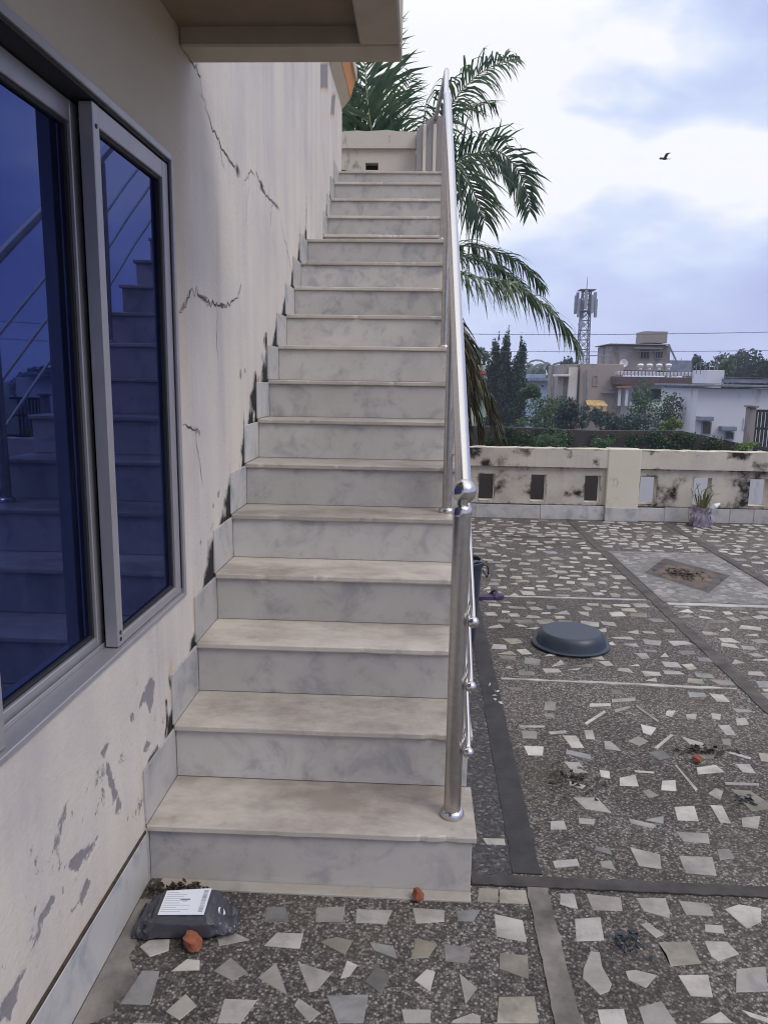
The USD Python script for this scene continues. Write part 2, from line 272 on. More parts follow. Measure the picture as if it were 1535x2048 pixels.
M["mud"] = plain("dried_mud", (0.105, 0.078, 0.060), 0.9, var=0.5, scale=9, bump=0.4)
M["strip_soft"] = plain("worn_cement_strip", (0.068, 0.061, 0.056), 0.8, var=0.6, scale=8, bump=0.4, bscale=140)
M["white_line"] = plain("white_line_marble", (0.36, 0.345, 0.32), 0.6, var=0.35, scale=8)
M["panel_pale"] = plain("pale_marble_mosaic", (0.15, 0.141, 0.132), 0.7, var=0.35, scale=16, bump=0.3, bscale=80)
M["concrete"] = mouldy("raw_concrete", (0.225, 0.20, 0.19), 0.85, dark=(0.05, 0.045, 0.045), scale=1.0, stretch=(1.4, 1.4, 0.4))
M["pink_wall"] = mouldy("weathered_pink_plaster", (0.275, 0.23, 0.21), 0.85, dark=(0.07, 0.06, 0.055), scale=0.7, stretch=(1.3, 1.3, 0.5))
M["far_white"] = mouldy("far_white_wall", (0.50, 0.50, 0.54), 0.62, dark=(0.05, 0.05, 0.06), scale=0.9, stretch=(1.5, 1.5, 0.3))
M["far_cream"] = plain("far_cream_wall", (0.50, 0.46, 0.42), 0.9, var=0.15, scale=1)
M["far_blue"] = plain("far_blue_wall", (0.20, 0.27, 0.38), 0.9, var=0.2, scale=1)
M["far_green"] = plain("far_green_wall", (0.30, 0.40, 0.33), 0.9, var=0.2, scale=1)
M["red_roof"] = plain("red_roof", (0.36, 0.09, 0.06), 0.8, var=0.2)
M["brown_roof"] = plain("brown_verandah_roof", (0.075, 0.045, 0.045), 0.85, var=0.35, scale=2)
M["slab_blue"] = plain("blue_grey_slab", (0.15, 0.17, 0.22), 0.85, var=0.3, scale=2)
M["old_wall"] = mouldy("mossy_boundary_wall", (0.045, 0.038, 0.036), 0.95, dark=(0.018, 0.022, 0.014), scale=1.3, stretch=(1.5, 1.5, 0.6))
M["yellow"] = plain("yellow_tarpaulin", (0.40, 0.28, 0.12), 0.8, var=0.4)
M["tower"] = plain("tower_steel", (0.17, 0.18, 0.22), 0.7, 0.2)
M["antenna"] = plain("antenna_panels", (0.22, 0.24, 0.29), 0.7)
M["cable"] = plain("cable_rubber", (0.10, 0.10, 0.12), 0.7)
M["bird"] = plain("bird_plumage", (0.05, 0.045, 0.045), 0.8)
M["trunk"] = plain("bark", (0.10, 0.085, 0.07), 0.95, var=0.3, scale=8, bump=0.5, bscale=20)
M["ground"] = plain("earth_and_weeds", (0.075, 0.08, 0.045), 0.95, var=0.5, scale=0.25)
M["palm"] = leaf("palm_leaflets", (0.028, 0.060, 0.034), (0.11, 0.165, 0.07), rough=0.35, trans=0.35)
M["palm_light"] = leaf("palm_leaflets_light", (0.055, 0.09, 0.04), (0.17, 0.22, 0.10), rough=0.35, trans=0.3)
M["palm_dry"] = leaf("palm_leaflets_dry", (0.050, 0.048, 0.016), (0.135, 0.105, 0.03), trans=0.2)
M["rachis"] = plain("palm_rachis", (0.15, 0.17, 0.07), 0.5)
M["cypress"] = leaf("columnar_foliage", (0.014, 0.034, 0.026), (0.045, 0.085, 0.052), trans=0.15)
M["bush"] = leaf("bush_foliage", (0.028, 0.060, 0.028), (0.10, 0.16, 0.06), trans=0.35)
M["bush_dark"] = leaf("bush_foliage_dark", (0.010, 0.028, 0.024), (0.035, 0.070, 0.050), trans=0.2)
M["bush_lime"] = leaf("bush_foliage_lime", (0.06, 0.10, 0.02), (0.16, 0.22, 0.05), trans=0.3)
M["far_tree"] = leaf("far_foliage", (0.035, 0.055, 0.050), (0.085, 0.115, 0.085), trans=0.2, scale=0.8)
M["pot"] = plain("wrapped_pot", (0.25, 0.22, 0.27), 0.5, var=0.4, scale=25, bump=0.6)
M["pot_plant"] = leaf("pot_plant_leaves", (0.07, 0.085, 0.03), (0.20, 0.19, 0.08))
M["white_plastic"] = plain("white_plastic", (0.6, 0.61, 0.63), 0.4, var=0.05)
M["blue_scrap"] = plain("dark_blue_scrap", (0.028, 0.036, 0.042), 0.6, var=0.4, scale=30)

# exposed pebble terrazzo
M["terrazzo"] = mat("pebble_terrazzo", {
    "g": ("geometry", {}), "v": ("voronoi_texture", {"scale": 140.0, "feature": "f1"}), "vc": ("rgb_ramp", {"ramp": [(0.0, (0.070, 0.062, 0.060)), (0.40, (0.115, 0.102, 0.097)), (0.66, (0.185, 0.167, 0.157)), (0.86, (0.29, 0.268, 0.25)), (1.0, (0.40, 0.375, 0.35))]}),
    "sp": ("separate_color", {}), "ed": ("rgb_ramp", {"ramp": [(0.25, (1, 1, 1)), (0.62, (0.45, 0.42, 0.40))]}), "m1": ("mix_color", {"blend_type": "multiply", "fac": 0.85}),
    "n": ("noise_texture", {"scale": 2.1, "detail": 6.0, "roughness": 0.62}), "nr": ("map_range", {"from_min": 0.48, "from_max": 0.70, "to_min": 0.0, "to_max": 0.55, "clamp": True}), "moss": ("mix_color", {"b": (0.070, 0.068, 0.040)}),
    "n2": ("noise_texture", {"scale": 1.1, "detail": 5.0, "roughness": 0.6}), "d2": ("rgb_ramp", {"ramp": [(0.30, (0.52, 0.505, 0.51)), (0.62, (1.04, 1.02, 1.02))]}), "m2": ("mix_color", {"blend_type": "multiply", "fac": 1.0, "use_clamp": False}),
    "off": ("mapping", {"location": (3.3, 1.7, 0)}),
    "bp": ("bump", {"strength": 0.5, "distance": 0.004, "invert": True}), "p": ("principled_bsdf", {"roughness": 0.8, "specular_ior_level": 0.35})},
    [("g.position", "v.vector"), ("v.color", "sp.color"), ("sp.r", "vc.fac"), ("v.distance", "ed.fac"), ("vc.color", "m1.a"), ("ed.color", "m1.b"), ("g.position", "n.vector"), ("n.fac", "nr.value"), ("nr.result", "moss.fac"), ("m1.result", "moss.a"),
     ("g.position", "off.vector"), ("off.vector", "n2.vector"), ("n2.fac", "d2.fac"), ("moss.result", "m2.a"), ("d2.color", "m2.b"), ("m2.result", "p.base_color"), ("v.distance", "bp.height"), ("bp.normal", "p.normal")])

M["terrazzo_damp"] = mat("damp_terrazzo", {"g": ("geometry", {}), "v": ("voronoi_texture", {"scale": 100.0, "feature": "f1"}), "sp": ("separate_color", {}), "vc": ("rgb_ramp", {"ramp": [(0.0, (0.018, 0.016, 0.016)), (0.6, (0.040, 0.036, 0.036)), (0.93, (0.085, 0.078, 0.074)), (1.0, (0.17, 0.16, 0.15))]}),
    "bp": ("bump", {"strength": 0.5, "distance": 0.004, "invert": True}), "p": ("principled_bsdf", {"roughness": 0.6})}, [("g.position", "v.vector"), ("v.color", "sp.color"), ("sp.r", "vc.fac"), ("vc.color", "p.base_color"), ("v.distance", "bp.height"), ("bp.normal", "p.normal")])

M["damp_cement"] = plain("damp_cement_strip", (0.022, 0.020, 0.020), 0.6, var=0.6, scale=10, bump=0.3, bscale=120)

# ------------------------------------------------------------------ stairs: the numbers
R, T, RUN, Y1, XL, XR = 0.18, 0.020, 0.261, 1.938, -0.7553, 0.178
XW = -0.762                                              # the house wall's face
NOSE = {k: Y1+(k-1)*RUN for k in range(1, 14)}
NOSE.update({k: 5.916+(k-14)*0.2286 for k in range(14, 18)}); NOSE[18] = 6.97
OV = 0.012                                              # nosing overhang
STONES = "203,1973;259,1973;250,1913;193,1915 262,1969;337,1971;337,1913;256,1913 236,1868;312,1848;312,1766;235,1782 236,1721;308,1719;299,1640;230,1669 220,1581;306,1589;304,1512;208,1506 435,1966;475,1965;473,1902;450,1908;426,1920 509,1969;605,1959;596,1903;513,1901 648,1960;733,1965;728,1908;717,1880;699,1890;655,1907 767,1956;850,1949;844,1899;768,1899 885,1930;935,1953;991,1941;967,1886;916,1856 456,1863;528,1875;518,1787;443,1778 630,1852;651,1861;684,1819;657,1803 807,1864;854,1863;848,1832;798,1836 782,1801;843,1802;856,1760;791,1731;780,1747 657,1789;744,1798;746,1722;664,1706;666,1746 474,1746;496,1744;491,1695;502,1640;489,1616;465,1604;434,1654;443,1686 546,1683;572,1689;621,1675;582,1632;546,1655 673,1677;749,1684;735,1614;682,1614 828,1708;906,1722;877,1641;797,1633 448,1559;511,1566;508,1522;446,1518 546,1571;607,1594;622,1530;546,1525 675,1536;737,1572;754,1541 788,1581;841,1560;835,1546;800,1562 -257,1858;-177,1868;-177,1809;-251,1804 -144,1860;-45,1862;-58,1809;-142,1807 11,1877;98,1874;98,1828;21,1816 -506,1739;-490,1764;-412,1726;-487,1700 -347,1757;-277,1758;-278,1704;-372,1708 -228,1730;-188,1751;-144,1740;-160,1690 24,1763;77,1743;52,1695;8,1689 -100,1739;-37,1728;-25,1685;-87,1710 -582,1609;-556,1650;-522,1648;-514,1617 -447,1662;-392,1616;-426,1589;-478,1616 -330,1654;-282,1553;-365,1603 -276,1659;-186,1630;-215,1573;-233,1567 -152,1673;-124,1659;-142,1621;-163,1613 -76,1663;-42,1628;-60,1572;-102,1607 49,1656;70,1649;56,1586;19,1618 129,1649;171,1605;139,1555 -526,1543;-489,1511;-517,1468;-556,1490 -430,1535;-352,1536;-376,1469;-429,1466 -256,1548;-199,1509;-220,1480;-263,1526 -190,1559;-91,1568;-97,1487;-156,1483 -11,1530;58,1534;55,1497;-4,1493 -395,1853;-341,1855;-322,1799;-389,1795 131,1872;200,1881;176,1833;135,1832 107,1507;155,1531;172,1524;171,1504;104,1500 -654,1607;-611,1607;-599,1506;-669,1504 -689,1683;-673,1707;-621,1714;-611,1675;-651,1651 572,2481;659,2485;686,2389;600,2410 696,2201;780,2169;763,2097;698,2108 838,2167;941,2169;920,2077;830,2083 871,2299;974,2294;960,2239;878,2245 736,2364;819,2331;801,2309;735,2334 915,2447;988,2459;970,2364;900,2365 1045,2468;1087,2467;1074,2358;1039,2362 1122,2394;1192,2410;1151,2332;1104,2341 588,2736;648,2737;664,2654;610,2653 577,2592;637,2565;616,2541;576,2565 774,2630;840,2659;829,2575;760,2574 831,2542;859,2556;883,2516;842,2498 926,2618;979,2630;957,2551;903,2554 1066,2544;1109,2585;1128,2564;1093,2502 712,2682;748,2674;737,2619;705,2633 883,2929;941,2977;971,2936;921,2890 1119,2987;1191,2934;1175,2889;1131,2915 1091,2728;1173,2754;1186,2702;1077,2677 1251,2769;1308,2773;1303,2702;1255,2707 982,3089;1041,3062;995,2987;969,3009 786,2921;813,2923;837,2840;774,2854 724,3016;761,3013;752,2932;716,2935 624,2958;680,2962;692,2857;641,2853 457,2989;522,2986;512,2919;453,2920 449,2853;529,2854;513,2779;456,2778 604,3291;655,3291;636,3199;587,3202 1138,3235;1180,3243;1142,3172;1118,3188 1212,3207;1265,3218;1239,3157;1204,3168 1332,3228;1373,3220;1346,3162;1316,3170 1315,3105;1365,3113;1356,3015;1313,3016 1420,3179;1468,3189;1454,3123;1398,3112 1404,3448;1467,3438;1467,3357;1406,3357 1281,2979;1318,2982;1297,2919;1271,2930 218,2124;312,2136;305,2108;219,2093 232,2215;303,2216;303,2181;243,2182 468,2327;514,2335;515,2284;460,2280 566,2354;621,2351;610,2318;563,2321 583,2122;619,2130;624,2082;584,2095 438,2112;516,2128;517,2096;440,2080 739,3081;856,3217;862,3201;746,3066 1020,3291;1073,3129;1061,3113;1010,3267 976,2879;1084,3008;1089,2994;987,2870 1019,2751;1039,2569;1026,2556;1013,2739 1158,2630;1283,2629;1276,2613;1155,2611 1261,2882;1338,2825;1327,2810;1253,2863 921,3342;1037,3371;1026,3333;912,3307 806,3284;904,3294;898,3267;798,3250 570,2984;647,3004;644,2979;574,2962 454,3037;565,3045;557,3026;452,3017 903,3228;985,3274;983,3255;900,3197 845,2692;918,2685;914,2673;844,2676"
PEEL = [[(2026,595),(2062,565),(2048,507),(2022,487),(1989,528),(1939,539),(1971,570),(2002,579)],[(1716,496),(1741,461),(1738,437),(1778,356),(1780,328),(1739,338),(1753,360),(1704,446),(1702,478)],[(1663,334),(1612,322),(1551,325),(1513,328),(1468,374),(1500,375),(1537,368),(1594,346),(1636,341)],[(1576,278),(1582,248),(1540,235),(1476,254),(1522,249),(1535,273)],[(1425,346),(1409,318),(1353,322),(1327,330),(1369,353),(1401,351)],[(1334,324),(1289,323),(1305,335)],[(1294,280),(1267,266),(1242,234),(1226,216),(1191,250),(1195,279),(1234,275),(1269,281)],[(1544,463),(1555,437),(1568,417),(1550,433)],[(1583,458),(1600,438),(1575,439)],[(1478,490),(1490,478),(1481,473)],[(1705,547),(1751,541),(1737,530),(1685,517),(1677,542)],[(1865,552),(1891,545),(1895,521),(1875,530)],[(1934,624),(1946,603),(1902,583),(1918,604)],[(1573,502),(1611,485),(1591,482)],[(1991,417),(2004,393),(1944,390),(1961,410)],[(1821,286),(1832,268),(1812,270)],[(1628,362),(1637,350),(1622,356)],[(1206,365),(1226,340),(1209,338)],[(1455,338),(1462,323),(1448,320)],[(1733,393),(1749,373),(1731,374)]]
CRACK = [[(2744,2366),(2847,2326),(2981,2289),(3109,2279),(3215,2275)],[(3570,2359),(3676,2327),(3826,2311),(4156,2323)],[(2400,1648),(2475,1686),(2522,1730),(2635,1723),(2758,1708),(3009,1725),(3177,1780),(3242,1832)],[(2400,1297),(2506,1282),(2591,1254)],[(2582,2449),(2704,2446)]]
DARK = [[(2150,461),(2153,398),(2131,359)],[(2063,354),(1984,351)],[(2184,527),(2198,490)]]
BRICKS = [[(5758,3647),(6190,3812),(6193,3627),(5758,3475)],[(6454,3682),(6737,3780),(6634,3577),(6358,3488)]]

def poly_dist(P, poly):
    """Signed distance (negative inside) of points P to a closed polygon."""
    a = np.asarray(poly, float); b = np.roll(a, -1, 0); ins = np.zeros(len(P), bool); d = np.full(len(P), 1e9)
    for p, q in zip(a, b):
        d = np.minimum(d, seg_dist(P, p, q))
        c = (p[1] > P[:, 1]) != (q[1] > P[:, 1])
        ins ^= c & (P[:, 0] < (q[0]-p[0])*(P[:, 1]-p[1])/(q[1]-p[1]+1e-12)+p[0])
    return np.where(ins, -d, d)
def seg_dist(P, p, q):
    p, q = np.asarray(p, float), np.asarray(q, float); t = np.clip(((P-p)@(q-p))/max((q-p)@(q-p), 1e-9), 0, 1)
    return np.linalg.norm(P-p-t[:, None]*(q-p), axis=1)

# ------------------------------------------------------------------ terrace floor
ground = obj("ground", prism([(-300, -300), (300, -300), (300, 600), (-300, 600)], 0.5, "z", -5.0), M["ground"], kind="structure")
fl = thing("terrace_floor", None, None, kind="structure")
obj("floor_slab", MB().box((-12, -6, -0.35), (9, 8.2, -0.02)), M["concrete"], fl)
obj("pebble_bed", ([(-0.756, -6, 0), (9, -6, 0), (9, 8.03, 0), (-0.756, 8.03, 0)], [(0, 1, 2, 3)]), M["terrazzo"], fl)
def sheet(name, pts, m, z=0.004, th=0.004): return obj(name, prism(pts, th, "z", z-th), M[m], fl)
def wob(x0, y0, x1, y1, w, n=24, amp=0.008, seed=0):
    """A strip along a line with slightly uneven edges."""
    r = np.random.default_rng(seed); t = np.linspace(0, 1, n); p = np.array([x0, y0])+t[:, None]*np.array([x1-x0, y1-y0]); d = np.array([-(y1-y0), x1-x0])/math.hypot(x1-x0, y1-y0)
    a = p+d*(w/2+r.normal(0, amp*.5, n)[:, None]); b = p-d*(w/2+r.normal(0, amp*.5, n)[:, None])
    return np.vstack([a, b[::-1]])
sheet("joint_strip", wob(0.352, 2.045, 0.402, 8.0, 0.085, 120, 0.004, 1), "damp_cement")                # beside the stairs
sheet("joint_strip", wob(0.183, 2.006, 3.2, 2.010, 0.046, 160, 0.003, 2), "cement_dark", 0.006)
sheet("joint_strip", wob(0.372, 1.983, 0.366, -1.0, 0.060, 140, 0.003, 3), "cement_grey", 0.0045)
sheet("joint_strip", wob(1.615, 2.04, 1.62, 8.0, 0.070, 160, 0.006, 4), "strip_soft", 0.0045)
sheet("joint_strip", wob(2.60, 2.04, 2.62, 8.0, 0.070, 160, 0.006, 5), "strip_soft", 0.0045)
sheet("joint_strip", wob(3.75, 2.04, 3.75, 8.0, 0.070, 160, 0.006, 6), "strip_soft", 0.0045)
sheet("damp_bed", wob(0.245, 2.034, 0.285, 7.9, 0.13, 90, 0.010, 21), "terrazzo_damp", 0.002, 0.003)
sheet("marble_line", wob(0.46, 5.0, 1.56, 5.005, 0.028, 20, 0.006, 7), "white_line")
sheet("marble_line", wob(0.43, 3.548, 1.56, 3.51, 0.022, 20, 0.008, 8), "white_line")
sheet("marble_line", wob(1.68, 3.506, 2.55, 3.50, 0.030, 20, 0.004, 9), "white_line")
sheet("marble_line", wob(1.68, 4.93, 2.55, 4.925, 0.06, 20, 0.01, 10), "white_line")
sheet("marble_line", wob(0.46, 7.02, 1.56, 7.02, 0.02, 20, 0.01, 11), "cement_dark")
# pale mosaic panel with a dark rhombus
pale = Polygon([(1.665, 4.97), (2.555, 4.97), (2.565, 6.5), (1.665, 6.5)])
RH = [(1.76, 5.745), (2.08, 6.27), (2.41, 5.735), (2.058, 5.22)]
RHi = [(1.84, 5.745), (2.08, 6.13), (2.33, 5.735), (2.062, 5.36)]
sheet("mosaic_panel", pale.difference(Polygon(RH)), "panel_pale")
sheet("rhombus_border", Polygon(RH, [RHi]), "strip_soft", 0.0035)
sheet("rhombus_centre", Polygon(RHi), "mud", 0.003)
_e = np.random.default_rng(17); sheet("strip_at_wall", [(-0.754, 1.86)]+[(-0.672+0.03*math.sin(k*.9)+_e.normal(0, .012), 1.86-k*.035) for k in range(30)]+[(-0.754, 0.84)], "cement_grey", 0.0012, 0.003)
pieces = [[tuple(map(float, q.split(","))) for q in pl.split(";")] for pl in STONES.split(" ")]
chips = []                                               # (polygon, material key)
for i, pl in enumerate(pieces):
    p = np.array(pl)/1000
    key = "chip_b" if i in (0, 1, 3, 28, 29) else "chip_a"
    if i in (4, 14, 30, 44, 45): key = "chip_c" if i in (30, 44, 45) else "chip_b"
    if i in (36, 42, 47): key = "chip_c"
    chips.append((Polygon(p).buffer(0), key))
rows_rng = np.random.default_rng(11)
taken = [c[0] for c in chips]
def quad_chip(cx, cy, r, s):
    kind = r.random()
    w, h = s*r.uniform(0.7, 1.25), s*r.uniform(0.5, 1.05); a = r.normal(0, 0.14)
    p = np.array([(-w/2, -h/2), (w/2, -h/2), (w/2, h/2), (-w/2, h/2)])+r.normal(0, s*0.10, (4, 2))
    if kind < 0.16: p = p[:3]
    elif kind < 0.34: p = np.vstack([p[:2], [w*0.62, h*r.uniform(-.2, .3)], p[2:]])
    c, s_ = math.cos(a), math.sin(a)
    return Polygon(p@np.array([[c, s_], [-s_, c]])+[cx, cy]).convex_hull
STRIPX = [(0.30, 0.47), (1.56, 1.675), (2.54, 2.67), (3.69, 3.81)]
yy = -0.6
while yy < 7.98:
    step = 0.108 if yy > 3.55 else 0.155
    yy += step
    xx = -0.62+rows_rng.uniform(0, 0.08)
    while xx < 5.2:
        s = rows_rng.uniform(0.062, 0.100) if yy > 3.55 else rows_rng.uniform(0.075, 0.115)
        cx, cy = xx+rows_rng.normal(0, 0.018), yy+rows_rng.normal(0, 0.020)
        xx += s*1.0+rows_rng.uniform(0.026, 0.06)
        if rows_rng.random() < 0.07: continue
        if cy > 1.86 and cx < 0.29: continue
        if any(a < cx < b for a, b in STRIPX) and (cy > 2.0 or cx < 0.5): continue
        if abs(cy-2.008) < 0.075 or abs(cy-5.0) < 0.055 and cx < 1.65 or abs(cy-3.52) < 0.06: continue
        if cy > 7.93 or (1.6 < cx < 2.6 and 4.88 < cy < 6.56): continue
        ghost = cx < 1.62 and 1.38 < cy < 3.48 and cx < 0.44*cy+0.10                 # the traced pieces stand here
        if ghost:
            if rows_rng.random() < 0.45: continue
            s *= 0.7
        q = quad_chip(cx, cy, rows_rng, s)
        if any(abs(t.bounds[0]-cx) < 0.4 and abs(t.bounds[1]-cy) < 0.4 and q.distance(t) < 0.012 for t in taken[-110:]+taken[:100]): continue
        taken.append(q); u = rows_rng.random()
        chips.append((q, "chip_c" if ghost else "chip_a" if u < 0.66 else "chip_b" if u < 0.84 else "chip_c"))
def px_size(pg):
    c = np.array([*pg.centroid.coords[0], 0]); d = c-EYE; z = d@FW
    if z < 0.3: return -1
    x, y = d@RT/z*FPX/2+383, 512-d@UP/z*FPX/2
    if not (-20 < x < 790 and -20 < y < 1044): return -0.1/z
    return pg.area**.5/z
def chip_mesh(pg, r):
    """A chip proud of the bed by a millimetre or two, its rim slightly chamfered."""
    h = r.uniform(0.0012, 0.0028); o = np.array(pg.exterior.coords)[:-1]; c = o.mean(0); i = c+(o-c)*0.965; n = len(o)
    v = np.vstack([np.c_[o, np.full(n, -0.002)], np.c_[o, np.full(n, h-0.0010)], np.c_[i, np.full(n, h)]])
    f = [[k*n+j, k*n+(j+1) % n, (k+1)*n+(j+1) % n, (k+1)*n+j] for k in range(2) for j in range(n)]
    f = np.vstack([np.array(f)[:, [0, 1, 2]], np.array(f)[:, [0, 2, 3]], [[2*n, 2*n+j, 2*n+j+1] for j in range(1, n-1)]])
    if Polygon(o).exterior.is_ccw is False: f = f[:, ::-1]
    return v, f
order = sorted(range(len(chips)), key=lambda i: -px_size(chips[i][0]))
cr = np.random.default_rng(5); rest = {}
for n, i in enumerate(order):
    pg, key = chips[i]
    if pg.geom_type != "Polygon" or pg.area < 1e-5: continue
    if n < 300: obj("marble_chip", chip_mesh(pg, cr), M[key], fl)
    else: rest.setdefault("all", MB()).add(*chip_mesh(pg, cr))
obj("small_marble_chips", rest["all"], M["chip_a"], fl, kind="stuff")
mz = MB(); mr = np.random.default_rng(3)                 # tight chips of the pale panel
for _ in range(420):
    cx, cy = mr.uniform(1.69, 2.53), mr.uniform(5.0, 6.47); q = quad_chip(cx, cy, mr, mr.uniform(0.03, 0.06))
    if Polygon(RH).buffer(0.02).intersects(q): continue
    v, f = chip_mesh(q, mr); v[:, 2] += 0.003; mz.add(v, f)
obj("mosaic_chips", mz, M["chip_c"], fl, kind="stuff")

# ------------------------------------------------------------------ house: wall, window, overhang, cornice
house = thing("house", "cream plastered house wall with sliding window and projecting canopy along the stairs", "house")
WY0, WY1, WZ0, WZ1, WTOP, WEND = 0.16, 2.369, 0.739, 2.103, 3.873, 7.23
ys = np.unique(np.round(np.r_[-4, -2, -1, 0, WY0, np.arange(0.5, 1.1, 0.05), np.arange(1.1, 3.5, 0.0115), np.arange(3.5, WEND, 0.016), WY1, WEND], 5))
zs = np.unique(np.round(np.r_[np.arange(0, 2.5, 0.0125), np.arange(2.5, WTOP, 0.016), WZ0, WZ1, WTOP], 5))
ys = ys[np.r_[True, np.diff(ys) > 1e-3]]; zs = zs[np.r_[True, np.diff(zs) > 1e-3]]
for val, arr_ in ((WY0, ys), (WY1, ys), (WZ0, zs), (WZ1, zs)): arr_[np.abs(arr_-val).argmin()] = val
Yg, Zg = np.meshgrid(ys, zs, indexing="ij"); P2 = np.c_[Yg.ravel(), Zg.ravel()]
ny, nz = Yg.shape
I = np.arange(ny*nz).reshape(ny, nz)
q = np.stack([I[:-1, :-1], I[1:, :-1], I[1:, 1:], I[:-1, 1:]], -1)
cyy, czz = (ys[:-1]+ys[1:])/2, (zs[:-1]+zs[1:])/2
hole = ((cyy > WY0) & (cyy < WY1))[:, None] & ((czz > WZ0) & (czz < WZ1))[None]
stair_z = lambda y: sum((y >= NOSE[k]+OV)*R for k in NOSE)
q = q[~hole].reshape(-1, 4)
relief = (meshkit.fbm(np.c_[P2*3.0, np.zeros(len(P2))], 4, 3)-0.5)*0.006
peel = np.zeros(len(P2))
for pl in PEEL:
    peel = np.maximum(peel, np.clip(0.5-poly_dist(P2, np.array(pl)/1000)/0.050, 0, 1))
sm = lambda x, a, b: np.clip((x-a)/(b-a), 0, 1)
band = sm(P2[:, 1], 0.17, 0.25)*(1-sm(P2[:, 1], 0.50, 0.68))*sm(P2[:, 0], 1.1, 1.3)*(1-sm(P2[:, 0], 2.15, 2.35))
peel = np.maximum(peel, 0.40*band*(meshkit.fbm(np.c_[P2*9, np.zeros(len(P2))], 4, 8)*1.5))
for (y, z, r_) in ((3.20, 1.46, 0.035), (3.28, 1.48, 0.02), (2.81, 1.014, 0.03), (2.74, 0.98, 0.02), (2.98, 1.13, 0.02), (2.56, 0.87, 0.02)):
    peel = np.maximum(peel, np.clip(0.72-np.hypot(P2[:, 0]-y, (P2[:, 1]-z)*0.8)/r_*0.5, 0, 1))
mould = np.zeros(len(P2)); rust = np.zeros(len(P2)); stain = np.zeros(len(P2))
for cr_, w in zip(CRACK, (0.005, 0.007, 0.005, 0.003, 0.003)):
    c = np.array(cr_)/1000
    for n, (p, s_) in enumerate(zip(c[:-1], c[1:])):
        wob_ = (meshkit.noise(np.c_[P2*14, np.zeros(len(P2))], 5)-0.5)*0.05
        dd_ = np.abs(seg_dist(P2, p, s_)+wob_*0.5); mould = np.maximum(mould, np.clip(0.74-dd_/(w*3.4), 0, 1)); stain = np.maximum(stain, np.clip(1.25-dd_/0.011, 0, 1))
    tip = c[-1] if w == 0.005 and len(cr_) == 5 else c[1]
    mould = np.maximum(mould, np.clip(1.0-np.hypot((P2[:, 0]-tip[0])/0.09, (P2[:, 1]-tip[1])/0.055), 0, 0.9)*(w >= 0.005)*(c[0, 1] > 2.0))
for d in DARK:
    c = np.array(d)/1000
    for p, s_ in zip(c[:-1], c[1:]): mould = np.maximum(mould, np.clip(1.0-seg_dist(P2, p, s_)/0.022, 0, 1))
for b in BRICKS:
    rust = np.maximum(rust, np.clip(0.7-poly_dist(P2, np.array(b)/1000)/0.08, 0, 1)); peel = np.maximum(peel, np.clip(0.4-poly_dist(P2, np.array(b)/1000)/0.06, 0, 0.8))
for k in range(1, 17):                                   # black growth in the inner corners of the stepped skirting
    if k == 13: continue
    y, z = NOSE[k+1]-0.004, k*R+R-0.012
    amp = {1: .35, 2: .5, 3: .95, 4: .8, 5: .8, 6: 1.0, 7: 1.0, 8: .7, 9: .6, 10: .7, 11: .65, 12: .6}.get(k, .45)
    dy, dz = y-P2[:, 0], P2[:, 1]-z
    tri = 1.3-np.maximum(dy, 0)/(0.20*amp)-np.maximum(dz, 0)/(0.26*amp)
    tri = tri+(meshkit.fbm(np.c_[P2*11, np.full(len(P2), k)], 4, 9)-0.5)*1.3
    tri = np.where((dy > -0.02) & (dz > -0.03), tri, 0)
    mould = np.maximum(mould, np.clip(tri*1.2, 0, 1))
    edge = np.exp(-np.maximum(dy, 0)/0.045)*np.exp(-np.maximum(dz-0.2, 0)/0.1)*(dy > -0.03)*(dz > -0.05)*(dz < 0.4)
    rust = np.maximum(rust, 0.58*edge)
step_edge = np.minimum.reduce([np.where(P2[:, 1] < R*(k+1)+.04, np.abs(P2[:, 0]-NOSE[k]), 9) for k in (1, 2)])
rust = np.maximum(rust, 0.62*np.exp(-step_edge/0.035)*(P2[:, 1] > 0.15))
rust = np.maximum(rust, 0.64*np.exp(-np.maximum(P2[:, 1]-0.165, 0)/0.016)*(P2[:, 0] < 1.95))
stain = np.maximum(stain, 0.62*np.exp(-np.abs(P2[:, 0]-5.10)/0.05)*(1-sm(P2[:, 1], 2.6, 3.7))); mould = np.maximum(mould, 0.72*np.exp(-np.abs(P2[:, 0]-5.09)/0.04)*(1-sm(P2[:, 1], 2.52, 2.95)))
for y0_, s0_, h0_, h1_ in ((4.3, .3, 1.6, 3.9), (4.62, .33, 1.7, 3.4), (4.05, .22, 2.0, 3.9), (5.6, .3, 2.5, 3.9), (6.0, .34, 2.6, 3.9), (6.4, .3, 2.7, 3.9), (3.3, .25, 1.1, 2.6), (3.75, .32, 1.3, 2.3), (4.95, .25, 2.2, 3.9)):
    stain = np.maximum(stain, 1.5*s0_*np.exp(-np.abs(P2[:, 0]-y0_)/0.05)*sm(P2[:, 1], h0_-.2, h0_+.2)*(1-sm(P2[:, 1], h1_-.3, h1_+.2)))
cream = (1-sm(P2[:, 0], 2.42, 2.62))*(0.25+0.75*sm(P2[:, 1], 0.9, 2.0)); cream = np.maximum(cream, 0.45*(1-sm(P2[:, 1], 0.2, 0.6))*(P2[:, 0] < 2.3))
relief = relief-0.0015*np.clip((peel-0.45)/0.2, 0, 1)
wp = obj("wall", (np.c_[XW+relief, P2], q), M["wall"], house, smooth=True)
pv = UsdGeom.PrimvarsAPI(stage.GetPrimAtPath(wp))
